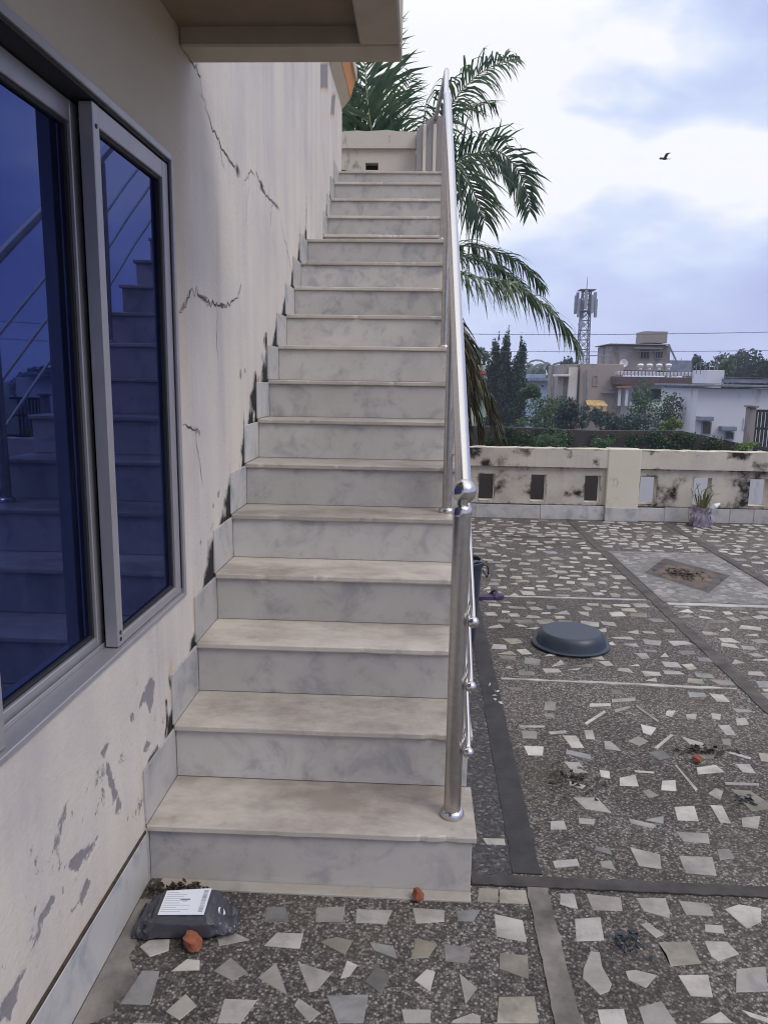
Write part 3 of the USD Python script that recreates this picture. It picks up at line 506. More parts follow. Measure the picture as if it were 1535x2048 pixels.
for nm, arr_ in (("peel", peel), ("mould", mould), ("rust", rust), ("stain", stain), ("cream", cream)):
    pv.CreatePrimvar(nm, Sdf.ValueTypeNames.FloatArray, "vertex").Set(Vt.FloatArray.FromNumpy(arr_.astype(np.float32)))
ck = np.random.default_rng(41)
def crack_line(c, wmax, parent_rng, depth=0):
    c = np.asarray(c, float); L = np.r_[0, np.cumsum(np.linalg.norm(np.diff(c, axis=0), axis=1))]; n = max(8, int(L[-1]/0.022)); s_ = np.linspace(0, L[-1], n)
    p = np.c_[np.interp(s_, L, c[:, 0]), np.interp(s_, L, c[:, 1])]; p[1:-1] += ck.normal(0, 0.007, (n-2, 2))
    w_ = wmax*np.sin(np.linspace(0.15, np.pi-0.1, n))*ck.uniform(.35, 1.1, n); d_ = np.gradient(p, axis=0); nn_ = np.c_[-d_[:, 1], d_[:, 0]]; nn_ /= np.linalg.norm(nn_, axis=1, keepdims=True)+1e-9
    a_, b_ = p+nn_*w_[:, None]/2, p-nn_*w_[:, None]/2; q_ = np.vstack([a_, b_]); x_ = XW+(meshkit.fbm(np.c_[q_*3.0, np.zeros(len(q_))], 4, 3)-0.5)*0.006+0.0014
    obj("crack", (np.c_[x_, q_], [[i, n+i, n+i+1, i+1] for i in range(n-1)]), M["crack"], house)
    if depth == 0:
        for _ in range(1):
            k_ = ck.integers(n//4, 3*n//4); an = ck.uniform(-2.2, -0.6); ln = ck.uniform(.1, .3); crack_line([p[k_], p[k_]+[ln*.5*math.cos(an), ln*.5*math.sin(an)], p[k_]+[ln*math.cos(an)+.03, ln*math.sin(an)]], wmax*.5, ck, 1)
for c_ in CRACK: crack_line(np.array(c_)/1000, 0.008, ck)
for c_ in ([(3.29, 2.24), (3.45, 2.33), (3.58, 2.36)], [(4.15, 2.29), (4.5, 2.05), (4.75, 1.98)]): crack_line(c_, 0.005, ck)
b = MB().box((XW-0.22, -4, 0), (XW-0.012, WY0-0.02, WTOP)).box((XW-0.22, WY1+0.02, 0), (XW-0.012, WEND, WTOP)).box((XW-0.22, WY0-0.02, 0), (XW-0.012, WY1+0.02, WZ0-0.02)).box((XW-0.22, WY0-0.02, WZ1+0.02), (XW-0.012, WY1+0.02, WTOP))
b.box((-6, WEND-0.2, 0), (XW-0.221, WEND, WTOP)).box((XW-0.0119, WEND-0.01, 0), (XW-0.001, WEND+0.001, WTOP)).box((-6, -4, WTOP), (XW-0.01, WEND, WTOP+0.12))
obj("wall_core", b, M["cream"], house)
# the canopy over the window: a slab with a lip along three sides
CY, CX, CZ = 2.604, -0.083, 2.445
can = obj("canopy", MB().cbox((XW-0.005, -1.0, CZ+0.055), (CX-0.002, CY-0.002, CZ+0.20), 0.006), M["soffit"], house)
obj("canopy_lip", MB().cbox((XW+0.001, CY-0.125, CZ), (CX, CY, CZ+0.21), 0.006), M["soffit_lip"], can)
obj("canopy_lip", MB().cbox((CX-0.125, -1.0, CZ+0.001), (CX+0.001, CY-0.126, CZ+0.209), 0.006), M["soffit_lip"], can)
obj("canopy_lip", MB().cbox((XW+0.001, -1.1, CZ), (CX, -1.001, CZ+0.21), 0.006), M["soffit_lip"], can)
# the cornice
prof = lambda pts, m, nm: obj(nm, (lambda vf: (np.stack([vf[0][:, 0], vf[0][:, 2], vf[0][:, 1]], 1)[:, [0, 1, 2]], vf[1][:, ::-1]))(prism(pts, WEND+4.04, "z", -4.0)), M[m], house)
prof([(XW-0.05, WTOP-0.03), (XW+0.002, WTOP-0.03), (XW+0.07, WTOP+0.05), (XW+0.07, WTOP+0.058), (XW-0.05, WTOP+0.058)], "cream", "cornice")
prof([(XW-0.05, WTOP+0.0585), (XW+0.075, WTOP+0.0585), (XW+0.115, WTOP+0.20), (XW-0.05, WTOP+0.20)], "orange", "cornice_band")
prof([(XW-0.05, WTOP+0.2005), (XW+0.13, WTOP+0.2005), (XW+0.13, WTOP+0.30), (XW-0.05, WTOP+0.30)], "cream", "cornice_cap")
# skirting along the terrace
edges = [-2.0, -0.9, 0.30, 1.21, 1.934]
for a, c in zip(edges[:-1], edges[1:]):
    obj("skirting_tile", MB().cbox((XW-0.01, a+0.0015, 0.0), (XL, c-0.0015, 0.158), 0.003), M["skirt"], house)
obj("skirting_gap", MB().box((XW-0.01, -2, 0.1585), (XW+0.006, 1.93, 0.166)), M["earth"], house)

# window: two tracks, four sashes
win = holder("window", house)
def ring(y0, y1, z0, z1, x0, x1, w, wt=None, wb=None, c=0.002):
    wt = wt or w; wb = wb or w
    return MB().cbox((x0, y0, z0), (x1, y0+w, z1), c).cbox((x0, y1-w, z0), (x1, y1, z1), c).cbox((x0, y0+w, z1-wt), (x1, y1-w, z1), c).cbox((x0, y0+w, z0), (x1, y1-w, z0+wb), c)
obj("frame", ring(WY0, WY1, WZ0, WZ1, XW-0.10, XW+0.007, 0.018, 0.020, 0.014), M["alu"], win)
obj("track", MB().cbox((XW-0.048, WY0+0.021, WZ0+0.0145), (XW-0.044, WY1-0.021, WZ0+0.026), 0.001), M["alu"], win)
obj("track", MB().cbox((XW-0.096, WY0+0.021, WZ0+0.0145), (XW-0.092, WY1-0.021, WZ0+0.026), 0.001), M["alu"], win)
obj("track", MB().box((XW-0.099, WY0+0.021, WZ1-0.060), (XW-0.094, WY1-0.021, WZ1-0.0225)), M["alu"], win)
obj("frame_seal", MB().box((XW-0.099, WY0+0.0205, WZ1-0.028), (XW-0.001, WY1-0.0205, WZ1-0.0222)).box((XW-0.04, WY1-0.0245, WZ0+0.03), (XW-0.001, WY1-0.0202, WZ1-0.03)), M["gasket"], win)
def sash(y0, y1, front, stile_l=0.040, stile_r=0.040, tilt=0.0):
    x1 = XW-0.004 if front else XW-0.054; x0 = x1-0.034
    z0, z1 = WZ0+0.017, WZ1-0.032
    m = MB().cbox((x0, y0, z0), (x1, y0+stile_l, z1), .002).cbox((x0, y1-stile_r, z0), (x1, y1, z1), .002).cbox((x0, y0+stile_l, z1-0.048), (x1-0.001, y1-stile_r, z1), .002).cbox((x0, y0+stile_l, z0), (x1-0.001, y1-stile_r, z0+0.028), .002)
    obj("sash", m, M["alu"], win)
    g = (y0+stile_l, y1-stile_r, z0+0.028, z1-0.048)
    obj("glazing_seal", ring(g[0], g[1], g[2], g[3], x0+0.004, x1-0.008, 0.009), M["gasket"], win)
    xg = x0+0.016
    pane = cbox((xg-0.005, g[0]+0.004, g[2]+0.004), (xg, g[1]-0.004, g[3]-0.004), 0); pv_ = np.array(pane.vertices); pv_[:, 0] -= tilt*(pv_[:, 1]-(g[0]+g[1])/2)
    obj("glass_pane", (pv_, np.array(pane.faces)), M["glass"], win)
    if front:
        for z in (z0+0.018, z0+0.036, z1-0.05): obj("screw", MB().mesh(trimesh.creation.cylinder(0.0055, 0.003, transform=trimesh.transformations.translation_matrix((x1, y0+0.016, z)) @ trimesh.transformations.rotation_matrix(math.pi/2, (0, 1, 0)))), M["gasket"], win)
sash(1.825, WY1-0.025, True, 0.034, 0.046, 0.008)
sash(1.254, 1.857, False, 0.053, 0.040)
sash(0.71, 1.288, True, 0.044, 0.044)
sash(WY0+0.022, 0.75, False, 0.044, 0.044)
obj("room_shade", MB().box((XW-0.125, WY0, WZ0), (XW-0.115, WY1, WZ1)), M["dark"], win)

# ------------------------------------------------------------------ staircase
def slab(x0, x1, y0, y1, z0, z1, seed):
    """A stone slab whose front edge is a little uneven and chipped."""
    r = np.random.default_rng(400+seed); n = 90; xs = np.linspace(x0, x1, n); w = (meshkit.fbm(np.c_[xs*6, np.full(n, seed), np.zeros(n)], 3, seed)-0.5)*0.006
    for _ in range(r.integers(2, 6)):
        c = r.uniform(x0, x1); w += r.uniform(0.002, 0.006)*np.exp(-((xs-c)/r.uniform(0.008, 0.02))**2)
    tilt = r.normal(0, 0.0015); fy = y0+w+tilt*(xs-xs.mean())/0.45
    cz = 0.0035+0.006*np.clip(w-0.001, 0, .004)/.004
    P = [np.c_[xs, fy+0.003, np.full(n, z0)], np.c_[xs, fy, np.full(n, z0+0.004)], np.c_[xs, fy, z1-cz], np.c_[xs, fy+0.0015, z1-cz*0.35], np.c_[xs, fy+cz, np.full(n, z1)], np.c_[xs, np.full(n, y1), np.full(n, z1)], np.c_[xs, np.full(n, y1), np.full(n, z0)]]
    m = len(P); v = np.vstack(P); f = [[a*n+i, a*n+i+1, ((a+1) % m)*n+i+1, ((a+1) % m)*n+i] for a in range(m) for i in range(n-1)]
    f3 = np.vstack([np.array(f)[:, [0, 1, 2]], np.array(f)[:, [0, 2, 3]]]); caps = []
    for a in range(1, m-1): caps += [[0, (a+1)*n, a*n], [n-1, a*n+n-1, (a+1)*n+n-1]]
    return v, np.vstack([f3, caps])
st = thing("staircase", "white marble staircase with stained treads rising along the cream wall", "staircase")
pf = [(NOSE[1]+0.03, 0.0)]
for k in range(1, 19):
    nk = NOSE[k]+0.031
    pf += [(nk, (k-1)*R if k == 1 else (k-1)*R-T-0.001), (nk, k*R-T-0.001)]
pf += [(8.14, 18*R-T-0.001), (8.14, 0.0)]
obj("stair_core", prism([p for i, p in enumerate(pf) if i == 0 or p != pf[i-1]], XR-0.006+0.7795, "x", -0.7795), M["coping"], st)
for k in range(1, 19):
    y, z = NOSE[k], k*R
    right = XR if k > 1 else XR+0.002
    obj("riser", MB().cbox((XL, y+OV, z-R+(0.0005 if k > 1 else 0.0)), (right-0.004, y+OV+0.018, z-T-0.0006), 0.0015), M["riser"], st)
    back = (NOSE[k+1]+OV-0.0006) if k < 18 else 8.14
    xr_ = XR+0.010 if k < 13 else XR+0.004
    if k == 13: back = NOSE[14]+OV-0.0006
    obj("tread", slab(XL+0.0005, xr_, y, back, z-T, z, k), M["tread"], st)
for k in range(1, 18):
    y0, y1 = NOSE[k]-0.002, NOSE[k+1]+OV
    if k == 13:
        continue
    obj("skirting_tile", MB().cbox((XW-0.01, y0+0.001, k*R+0.001), (XL, y1, (k+1)*R-0.014+(k % 3)*0.002), 0.002), M["skirt"], st)
obj("skirting_tile", MB().cbox((XW-0.01, 1.9345, 0.0), (XL+0.0005, NOSE[1]+OV, 0.17), 0.002), M["skirt"], st)
obj("foot_strip", MB().cbox((-0.72, 1.908, -0.002), (0.176, 1.949, 0.006), 0.002), M["strip_marble"], st)

# upper terrace beyond the top step
ut = thing("upper_parapet", "low weathered parapet closing the upper terrace behind the top step", "parapet")
hp = sbox(-6, 3.2, -0.105, 3.755).difference(sbox(-0.615, 3.555, -0.485, 3.625))
obj("wall", prism(hp, 0.12, "y", 8.16), M["upper_parapet"], ut)
top = MB(); xs_ = np.linspace(-6, -0.105, 60)
tz = 3.915+np.random.default_rng(2).normal(0, 0.006, 60)
pg = [(-6, 3.7555)]+[(-0.105, 3.7555)]+list(zip(xs_[::-1], tz[::-1]))
obj("coping", prism(pg, 0.155, "y", 8.13), M["upper_parapet"], ut)
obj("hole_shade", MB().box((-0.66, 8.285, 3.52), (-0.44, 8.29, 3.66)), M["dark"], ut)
blk = MB().cbox((-0.1, 8.02, 3.23), (0.17, 8.28, 3.93), 0.02)
obj("corner_block", MB().mesh(trimesh.convex.convex_hull(np.array([(x, y, z) for y in (8.03, 8.28) for x, z in ((-0.1, 3.2), (0.17, 3.2), (0.17, 4.03), (0.06, 4.03), (0.0, 3.95), (-0.07, 3.93), (-0.1, 3.88))]))), M["stained"], ut)
for x in (-0.035, 0.065): obj("white_rib", MB().cbox((x, 8.018, 3.24), (x+0.032, 8.0295, 3.95), 0.004), M["pilaster"], ut)
obj("upper_slab", MB().box((-6, WEND+0.002, 2.95), (-0.781, 8.15, 3.24)).box((-6, 8.14, -0.3), (0.172, 8.28, 3.2)), M["coping"], ut)
w = thing("wall_weed", "tiny green weed sprouting at the foot of the upper parapet beside the wall", "weed", loc=(-0.83, 8.08, 3.50))
wr = np.random.default_rng(4); m = MB()
for _ in range(26):
    a = wr.normal(0, 1, 3); a /= np.linalg.norm(a); c = a*0.035*wr.uniform(.3, 1); u = wr.normal(0, 1, 3)*0.014; v_ = wr.normal(0, 1, 3)*0.014
    m.add([c-u, c+v_, c+u, c-v_], [(0, 1, 2, 3)])
obj("leaves", m, M["bush_lime"], w); obj("stem", MB().tube([(0, 0.07, -0.05), (0, 0, 0)], 0.003, 5), M["bush"], w)

# ------------------------------------------------------------------ railing
rl = thing("stair_railing", "polished steel stair railing with round handrail, ball finial and slim side rods", "railing")
PX = 0.1225
def rail_z(y): return 1.115+(y-2.053)*0.676
def post(y, k, name="post", ztop=None, r=0.0200, mt="steel_dull", x=PX):
    z0 = k*R
    p = obj(name, MB().tube([(x, y, z0), (x, y, ztop or rail_z(y)-0.005)], r, 24), M[mt], rl, smooth=40)
    obj("base_flange", MB().lathe([(0.0, 0.022), (0.026, 0.020), (0.031, 0.018), (0.0355, 0.011), (0.0365, 0.003), (0.035, 0.0), (0.0, 0.0)][::-1], (x, y, z0+0.0005)), M["steel"], p, smooth=40)
    return p
newel = post(2.053, 1, "newel_post", 1.10, 0.0250)
obj("collar", MB().lathe([(0, 0), (0.027, 0.0), (0.028, 0.006), (0.027, 0.02), (0.022, 0.026), (0.016, 0.03), (0.016, 0.045), (0, 0.045)], (PX, 2.053, 1.085)), M["steel"], newel, smooth=40)
obj("ball_finial", MB().ball((PX+0.004, 2.066, 1.150), 0.0345, 3), M["steel"], newel, smooth=True)
for y, k in ((3.157, 5), (4.20, 9), (5.14, 13)): post(y, k)
post(5.84, 13, x=PX+0.012, ztop=3.27); post(6.72, 17, x=PX+0.03, ztop=3.95, r=0.018)
h0, h1 = np.array([PX+0.003, 2.075, 1.155]), np.array([PX+0.004, 5.16, rail_z(5.16)+0.012])
obj("handrail", MB().tube([h0, h0+(h1-h0)*.33, h0+(h1-h0)*.66, h1, h1+[0.002, 0.06, 0.022], h1+[0.003, 0.12, 0.025]], 0.0228, 24), M["steel"], rl, smooth=40)
obj("handrail", MB().tube([h1+[0.003, 0.125, 0.025], (PX+0.008, 5.80, 3.262), (PX+0.012, 5.90, 3.31), (PX+0.028, 6.64, 3.90), (PX+0.030, 6.74, 3.96), (PX+0.028, 6.80, 3.97)], 0.020, 20), M["steel"], rl, smooth=40)
obj("handrail", MB().tube([(PX+0.027, 6.82, 3.965), (0.115, 7.4, 3.98), (0.085, 8.03, 4.0)], 0.019, 20), M["steel_dull"], rl, smooth=40)
RX = 0.163
for z in (0.784, 0.592, 0.390):
    a = np.array([RX, 2.035, z]); e = np.array([RX, 5.20, z+(5.20-2.035)*0.676])
    rod = obj("rod", MB().tube([a, (a+e)/2, e], 0.0075, 14), M["steel"], rl, smooth=40)
    obj("ball_end", MB().ball(a, 0.0165, 2), M["steel"], rod, smooth=True)
    obj("bracket", MB().tube([(PX+0.02, 2.07, z-0.006), (PX+0.032, 2.085, z+0.022), (RX-0.004, 2.10, z+0.042)], 0.006, 10), M["steel"], rod, smooth=40)
    for y in (2.35, 3.157, 4.20, 5.14):
        zz = z+(y-2.035)*0.676
        if y != 2.35: obj("ball_joint", MB().ball((RX, y, zz), 0.0135, 2).tube([(PX+0.02, y, zz), (RX, y, zz)], 0.006, 8), M["steel"], rod, smooth=True)
    b0 = np.array([RX+0.012, 5.86, z+1.115+1.05]); b1 = b0+[0.012, 0.86, 0.86*0.80]
    obj("rod", MB().tube([b0, b1], 0.0075, 10), M["steel"], rl, smooth=40)

# ------------------------------------------------------------------ terrace parapet
tp = thing("terrace_parapet", "weathered cream parapet with small square holes along the far terrace edge", "parapet")
PXA, PXB = 0.175, 7.5
holes = [(0.647, 0.808), (1.20, 1.358), (1.768, 1.930), (2.345, 2.52), (2.905, 3.09), (3.485, 3.68), (4.06, 4.25), (5.2, 5.39), (5.78, 5.96), (6.35, 6.53)]
wall = sbox(PXA, 0.0, PXB, 0.56)
for a, c in holes: wall = wall.difference(sbox(a, 0.188, c, 0.474))
obj("wall_core", prism(wall, 0.113, "y", 8.0315), M["parapet"], tp)
def weathered(name, x0, x1, z0, z1, yf, holes_, moulds, seed, step=0.016):
    """A painted face on a fine grid, whose vertices carry where the algae grows."""
    xs = np.unique(np.r_[np.arange(x0, x1, step), x1]+0.0); zs = np.linspace(z0, z1, int((z1-z0)/step)+1)
    for h_ in holes_:
        for e in h_[:2]:
            if x0 < e < x1: xs[np.abs(xs-e).argmin()] = e
        for e in h_[2:]: zs[np.abs(zs-e).argmin()] = e
    Xg_, Zg_ = np.meshgrid(xs, zs, indexing="ij"); I_ = np.arange(Xg_.size).reshape(Xg_.shape); q_ = np.stack([I_[:-1, :-1], I_[1:, :-1], I_[1:, 1:], I_[:-1, 1:]], -1)
    cx_, cz_ = (xs[:-1]+xs[1:])/2, (zs[:-1]+zs[1:])/2; keep = np.ones(q_.shape[:2], bool)
    for h_ in holes_: keep &= ~(((cx_ > h_[0]) & (cx_ < h_[1]))[:, None] & ((cz_ > h_[2]) & (cz_ < h_[3]))[None])
    Q = np.c_[Xg_.ravel(), Zg_.ravel()]; p_ = obj(name, (np.c_[Q[:, 0], yf+(meshkit.fbm(np.c_[Q*6, np.zeros(len(Q))], 3, seed)-0.5)*0.006, Q[:, 1]], q_[keep]), M["parapet_plaster"], tp, smooth=True)
    low = meshkit.fbm(np.c_[Q[:, 0]*1.7, Q[:, 1]*3.0, np.full(len(Q), seed)], 4, seed); fine = meshkit.fbm(np.c_[Q[:, 0]*7, Q[:, 1]*7, np.full(len(Q), seed)], 4, seed+3); pv_ = UsdGeom.PrimvarsAPI(stage.GetPrimAtPath(p_))
    m_, st_ = moulds(Q, low, fine)
    for nm, ar in (("mould", m_), ("stain", st_), ("peel", np.zeros(len(Q))), ("rust", np.zeros(len(Q))), ("cream", np.full(len(Q), 0.3))): pv_.CreatePrimvar(nm, Sdf.ValueTypeNames.FloatArray, "vertex").Set(Vt.FloatArray.FromNumpy(np.clip(ar, 0, 1).astype(np.float32)))
def panel_mould(Q, low, fine):
    m_ = 1.6*(low-0.50)+1.9*(fine-0.5)+0.22-0.6*np.abs(Q[:, 1]-0.30)
    m_ = np.maximum(m_, 0.85*np.exp(-(Q[:, 1]-0.15)/0.03)+0.9*(fine-.5)); m_ = np.maximum(m_, 0.75*np.exp(-(0.56-Q[:, 1])/0.016)+0.8*(fine-.5))
    for a_, c_ in holes:
        d_ = np.hypot(np.maximum(np.maximum(a_-Q[:, 0], Q[:, 0]-c_), 0), np.maximum(np.maximum(0.188-Q[:, 1], Q[:, 1]-0.474), 0)); m_ = np.maximum(m_, 0.58*np.exp(-d_/0.035)+1.1*(fine-.5))
    return m_, 0.62+1.8*(low-.5)+0.9*(fine-.5)
def coping_mould(Q, low, fine):
    m_ = 0.20+1.5*(low-.50)+2.3*(fine-.5); m_ = np.maximum(m_, 0.6*np.exp(-(0.757-Q[:, 1])/0.025)+1.2*(fine-.5)); m_ = np.maximum(m_, 0.45*np.exp(-(Q[:, 1]-0.56)/0.012)+1.0*(fine-.5))
    return m_, 0.52+1.8*(low-.5)+0.9*(fine-.5)
weathered("wall_face", PXA, PXB, 0.15, 0.56, 8.0285, [(a_, c_, 0.188, 0.474) for a_, c_ in holes], panel_mould, 3)
xs_ = np.linspace(PXA, PXB, 120); pr = np.random.default_rng(9)
obj("coping", prism([(PXA, 0.5605), (PXB, 0.5605)]+list(zip(xs_[::-1], 0.757+pr.normal(0, 0.003, 120))), 0.165, "y", 8.0), M["coping"], tp)
weathered("coping_face", PXA, PXB, 0.5615, 0.752, 7.995, [], coping_mould, 6)
for x in (1.986, 4.42): obj("pilaster", MB().cbox((x, 7.982, 0.0), (x+0.342, 8.15, 0.768), 0.008), M["pilaster"], tp)
sk = [0.18, 0.62, 1.31, 1.985, 2.335, 2.62, 2.87, 3.3, 3.55, 3.85, 4.4, 5.0, 6.0, 7.4]
for a, c in zip(sk[:-1], sk[1:]):
    yf = 7.965 if 1.98 < a < 2.33 else 8.012
    obj("skirting_tile", MB().cbox((a+0.0015, yf, 0.0), (c-0.0015, 8.0295 if yf > 8 else 7.981, 0.150+pr.normal(0, .003)), 0.003), M["skirt"], tp)
obj("skirting_ledge", MB().box((PXA, 8.014, 0.1535), (PXB, 8.0298, 0.158)), M["earth"], tp)

# ------------------------------------------------------------------ things on the terrace
tb = thing("upturned_tub", "slate blue plastic tub lying upside down on the terrace floor", "tub", loc=(0.872, 4.07, 0.0))
obj("body", MB().lathe([(0.196, 0.012), (0.190, 0.022), (0.184, 0.050), (0.176, 0.070), (0.163, 0.083), (0.155, 0.086), (0.148, 0.0845), (0.0, 0.0845)], n=48), M["tub"], tb, smooth=50)
obj("rim", MB().lathe([(0.188, 0.004), (0.206, 0.003), (0.214, 0.008), (0.215, 0.015), (0.208, 0.020), (0.192, 0.021)], n=48), M["tub"], tb, smooth=50)
bn = thing("waste_bin", "dark navy plastic bin standing against the side of the stairs", "bin", loc=(0.262, 4.14, 0.0))
obj("body", MB().lathe([(0.0, 0.0), (0.078, 0.0), (0.082, 0.006), (0.106, 0.42), (0.110, 0.425), (0.116, 0.43), (0.117, 0.452), (0.112, 0.456), (0.104, 0.452), (0.100, 0.40), (0.076, 0.02), (0.0, 0.02)], n=36), M["bin"], bn, smooth=50)
obj("handle", MB().tube([(0.112, -0.03, 0.44), (0.135, -0.035, 0.43), (0.142, -0.03, 0.39), (0.136, 0.0, 0.36), (0.112, 0.02, 0.40)], 0.005, 8), M["bin"], bn, smooth=50)
lr = np.random.default_rng(12); pts = []
for a in np.linspace(0, 2*np.pi, 26, endpoint=False): pts.append((0.102*math.cos(a)+lr.normal(0, .006), 0.102*math.sin(a)+lr.normal(0, .006), 0.458+lr.uniform(-.006, .012)))
obj("liner", MB().tube(pts+[pts[0]], 0.009, 6, False), M["black_plastic"], bn, smooth=50)
pr_ = thing("purple_sandal", "small purple rubber sandal lying flat just past the navy bin", "sandal", loc=(0.50, 4.93, 0.0), rotz=0.3)
so = [(0.10*math.cos(t)*(1.0), 0.042*math.sin(t)*(1+0.25*math.cos(t))) for t in np.linspace(0, 2*np.pi, 24, endpoint=False)]
obj("sole", prism(so, 0.022, "z", 0.004), M["purple"], pr_)
obj("strap", MB().tube([(0.02, -0.044, 0.02), (0.035, -0.03, 0.046), (0.045, 0.0, 0.055), (0.035, 0.03, 0.046), (0.02, 0.044, 0.02)], 0.012, 8), M["purple"], pr_, smooth=50)

# courier bag in the corner
pk = thing("courier_bag", "shiny black plastic courier bag with a white label at the stair foot", "bag", loc=(-0.590, 1.775, 0.0), rotz=0.07)
nu, nv = 70, 48; ux = np.linspace(-1, 1, nu); tv = np.linspace(0, 2*np.pi, nv, endpoint=False)
hw_ = np.interp(ux, [-1, -.85, -.62, .50, .70, .88, 1], [0.052, 0.060, 0.066, 0.068, 0.062, 0.056, 0.044])
hh_ = np.interp(ux, [-1, -.86, -.66, -.58, .46, .56, .74, 1], [0.004, 0.014, 0.030, 0.034, 0.035, 0.028, 0.011, 0.003])
hh_ *= 0.86; zc_ = 0.86*np.interp(ux, [-1, -.8, -.5, .5, .72, .9, 1], [0.008, 0.017, 0.036, 0.037, 0.026, 0.022, 0.020])
U_, V_ = np.meshgrid(ux, tv, indexing="ij"); se = lambda c: np.sign(c)*np.abs(c)**0.42
X_ = U_*0.135; Y_ = hw_[:, None]*se(np.cos(V_)); Z_ = zc_[:, None]+hh_[:, None]*se(np.sin(V_))
loose = np.clip((np.abs(U_)-.42)/.3, 0.10, 1)
nz_ = lambda s_, a_, b_, c_: meshkit.fbm(np.stack([X_*s_*a_*1.3, Y_*s_*b_*1.3, Z_*s_*c_*1.3], -1), 4, int(s_))-0.5
Y_ = Y_+nz_(31, .5, 1, 1.6)*0.045*loose; Z_ = np.maximum(Z_+nz_(52, .5, 1.6, 1)*0.060*loose*np.clip(Z_/.02, 0, 1), 0.004); X_ = X_+nz_(29, 1, 1.5, 1)*0.014*loose
I = np.arange(nu*nv).reshape(nu, nv); J = np.roll(I, -1, 1); qf = np.stack([I[:-1], I[1:], J[1:], J[:-1]], -1).reshape(-1, 4)
bv = np.vstack([np.stack([X_, Y_, Z_], -1).reshape(-1, 3), [[-.136, 0, .008], [.136, 0, .02]]]); nb_ = nu*nv
obj("bag", (bv, np.vstack([np.vstack([qf[:, [0, 2, 1]], qf[:, [0, 3, 2]]]), [[I[0, j], nb_, J[0, j]] for j in range(nv)], [[I[-1, j], J[-1, j], nb_+1] for j in range(nv)]])), M["black_plastic"], pk, smooth=True)
lab = [(-0.068, -0.046), (0.052, -0.046), (0.052, 0.058), (-0.068, 0.048)]
lb = obj("label", MB().mesh(prism(lab, 0.0012, "z", 0.0622)), M["paper"], pk)
ink = MB(); ir = np.random.default_rng(1)
for y in np.arange(-0.036, 0.046, 0.0085):
    if abs(y-0.012) < 0.003: continue
    ink.box((-0.064, y, 0.0635), (-0.064+ir.uniform(0.03, 0.075), y+0.0009, 0.0638))
for y in np.arange(-0.036, 0.050, 0.0042): ink.box((0.034, y, 0.0635), (0.046, y+ir.uniform(.0008, .0022), 0.0638))
ink.box((-0.022, 0.010, 0.0635), (0.004, 0.0135, 0.0638)).box((-0.016, 0.005, 0.0635), (-0.002, 0.0075, 0.0638))
obj("print", ink, M["ink"], lb)
obj("sticker", MB().mesh(trimesh.creation.cylinder(0.0125, 0.002, transform=trimesh.transformations.translation_matrix((0.090, -0.004, 0.040)) @ trimesh.transformations.rotation_matrix(0.75, (0, 1, 0)))), M["white_plastic"], pk)

def rock(name, label, cat, loc, size, m, seed, group=None, squash=0.7):
    r = np.random.default_rng(seed); p = r.normal(0, 1, (26, 3)); p /= np.linalg.norm(p, axis=1, keepdims=True); p = np.sign(p)*np.abs(p)**0.7
    p *= np.array(size)/2*r.uniform(0.85, 1.1, (26, 1)); m_ = trimesh.convex.convex_hull(p); m_.apply_translation((0, 0, -m_.bounds[0][2]+0.003))
    m_ = m_.subdivide().subdivide(); v = np.array(m_.vertices); v += (meshkit.fbm(v*70, 3, seed)-0.5)[:, None]*0.006*np.sign(v)
    t = thing(name, label, cat, group, loc=loc, rotz=float(r.uniform(0, 3)))
    obj("chunk", (v, np.array(m_.faces)), m, t); return t
t = rock("brick_fragment", "broken red brick chunk right in front of the black courier bag", "brick", (-0.553, 1.688, 0), (0.062, 0.048, 0.045), M["brick"], 3)
obj("mortar_crust", MB().mesh(trimesh.convex.convex_hull(np.random.default_rng(8).normal(0, 1, (14, 3))*[0.007, 0.012, 0.009]+[0.022, -0.002, 0.022])), M["mortar"], t)
rock("brick_fragment", "small red brick bit at the foot of the first riser", "brick", (0.026, 1.905, 0.004), (0.028, 0.042, 0.03), M["brick"], 4)
rock("brick_fragment", "small brick bit lying among marble chips right of the steps", "brick", (1.112, 2.775, 0), (0.05, 0.035, 0.028), M["brick"], 5)
def litter(name, label, cat, loc, spread, n, size, m, seed):
    r = np.random.default_rng(seed); mb = MB()
    for _ in range(n):
        c = r.normal(0, 1, 3)*[spread[0], spread[1], 0]+[0, 0, r.uniform(0.003, spread[2])]; u = r.normal(0, 1, 3)*[1, 1, .5]; u *= size/np.linalg.norm(u); w_ = np.cross(u, r.normal(0, 1, 3)); w_ *= size*.45/np.linalg.norm(w_)
        k = np.array([c-u, c-u*.2+w_, c+u, c-u*.1-w_]); k[:, 2] = np.maximum(k[:, 2], 0.0035+0.002*r.random(4)); mb.add(k, [(0, 1, 2, 3)])
    t = thing(name, label, cat, loc=loc); obj("leaves", mb, m, t); return t
litter("leaf_litter", "dark clump of dry leaves in the corner behind the courier bag", "leaves", (-0.66, 1.895, 0), (0.045, 0.012, 0.022), 170, 0.010, M["earth"], 1)
litter("leaf_litter", "brown dry leaf scraps beside the brick bit on the floor", "leaves", (1.165, 2.86, 0), (0.05, 0.02, 0.016), 60, 0.016, M["earth"], 2)
litter("leaf_litter", "dark leaf stain of scraps between chips right of the newel post", "leaves", (0.585, 2.60, 0), (0.05, 0.05, 0.008), 60, 0.014, M["earth"], 6)
litter("leaf_litter", "reddish heap of dry leaves in the middle of the rhombus", "leaves", (2.04, 5.72, 0.004), (0.08, 0.08, 0.010), 140, 0.018, M["earth"], 7)
litter("plastic_scrap", "dark blue shredded plastic scrap on the floor near the camera", "scrap", (0.577, 1.776, 0), (0.020, 0.022, 0.005), 46, 0.013, M["blue_scrap"], 3)
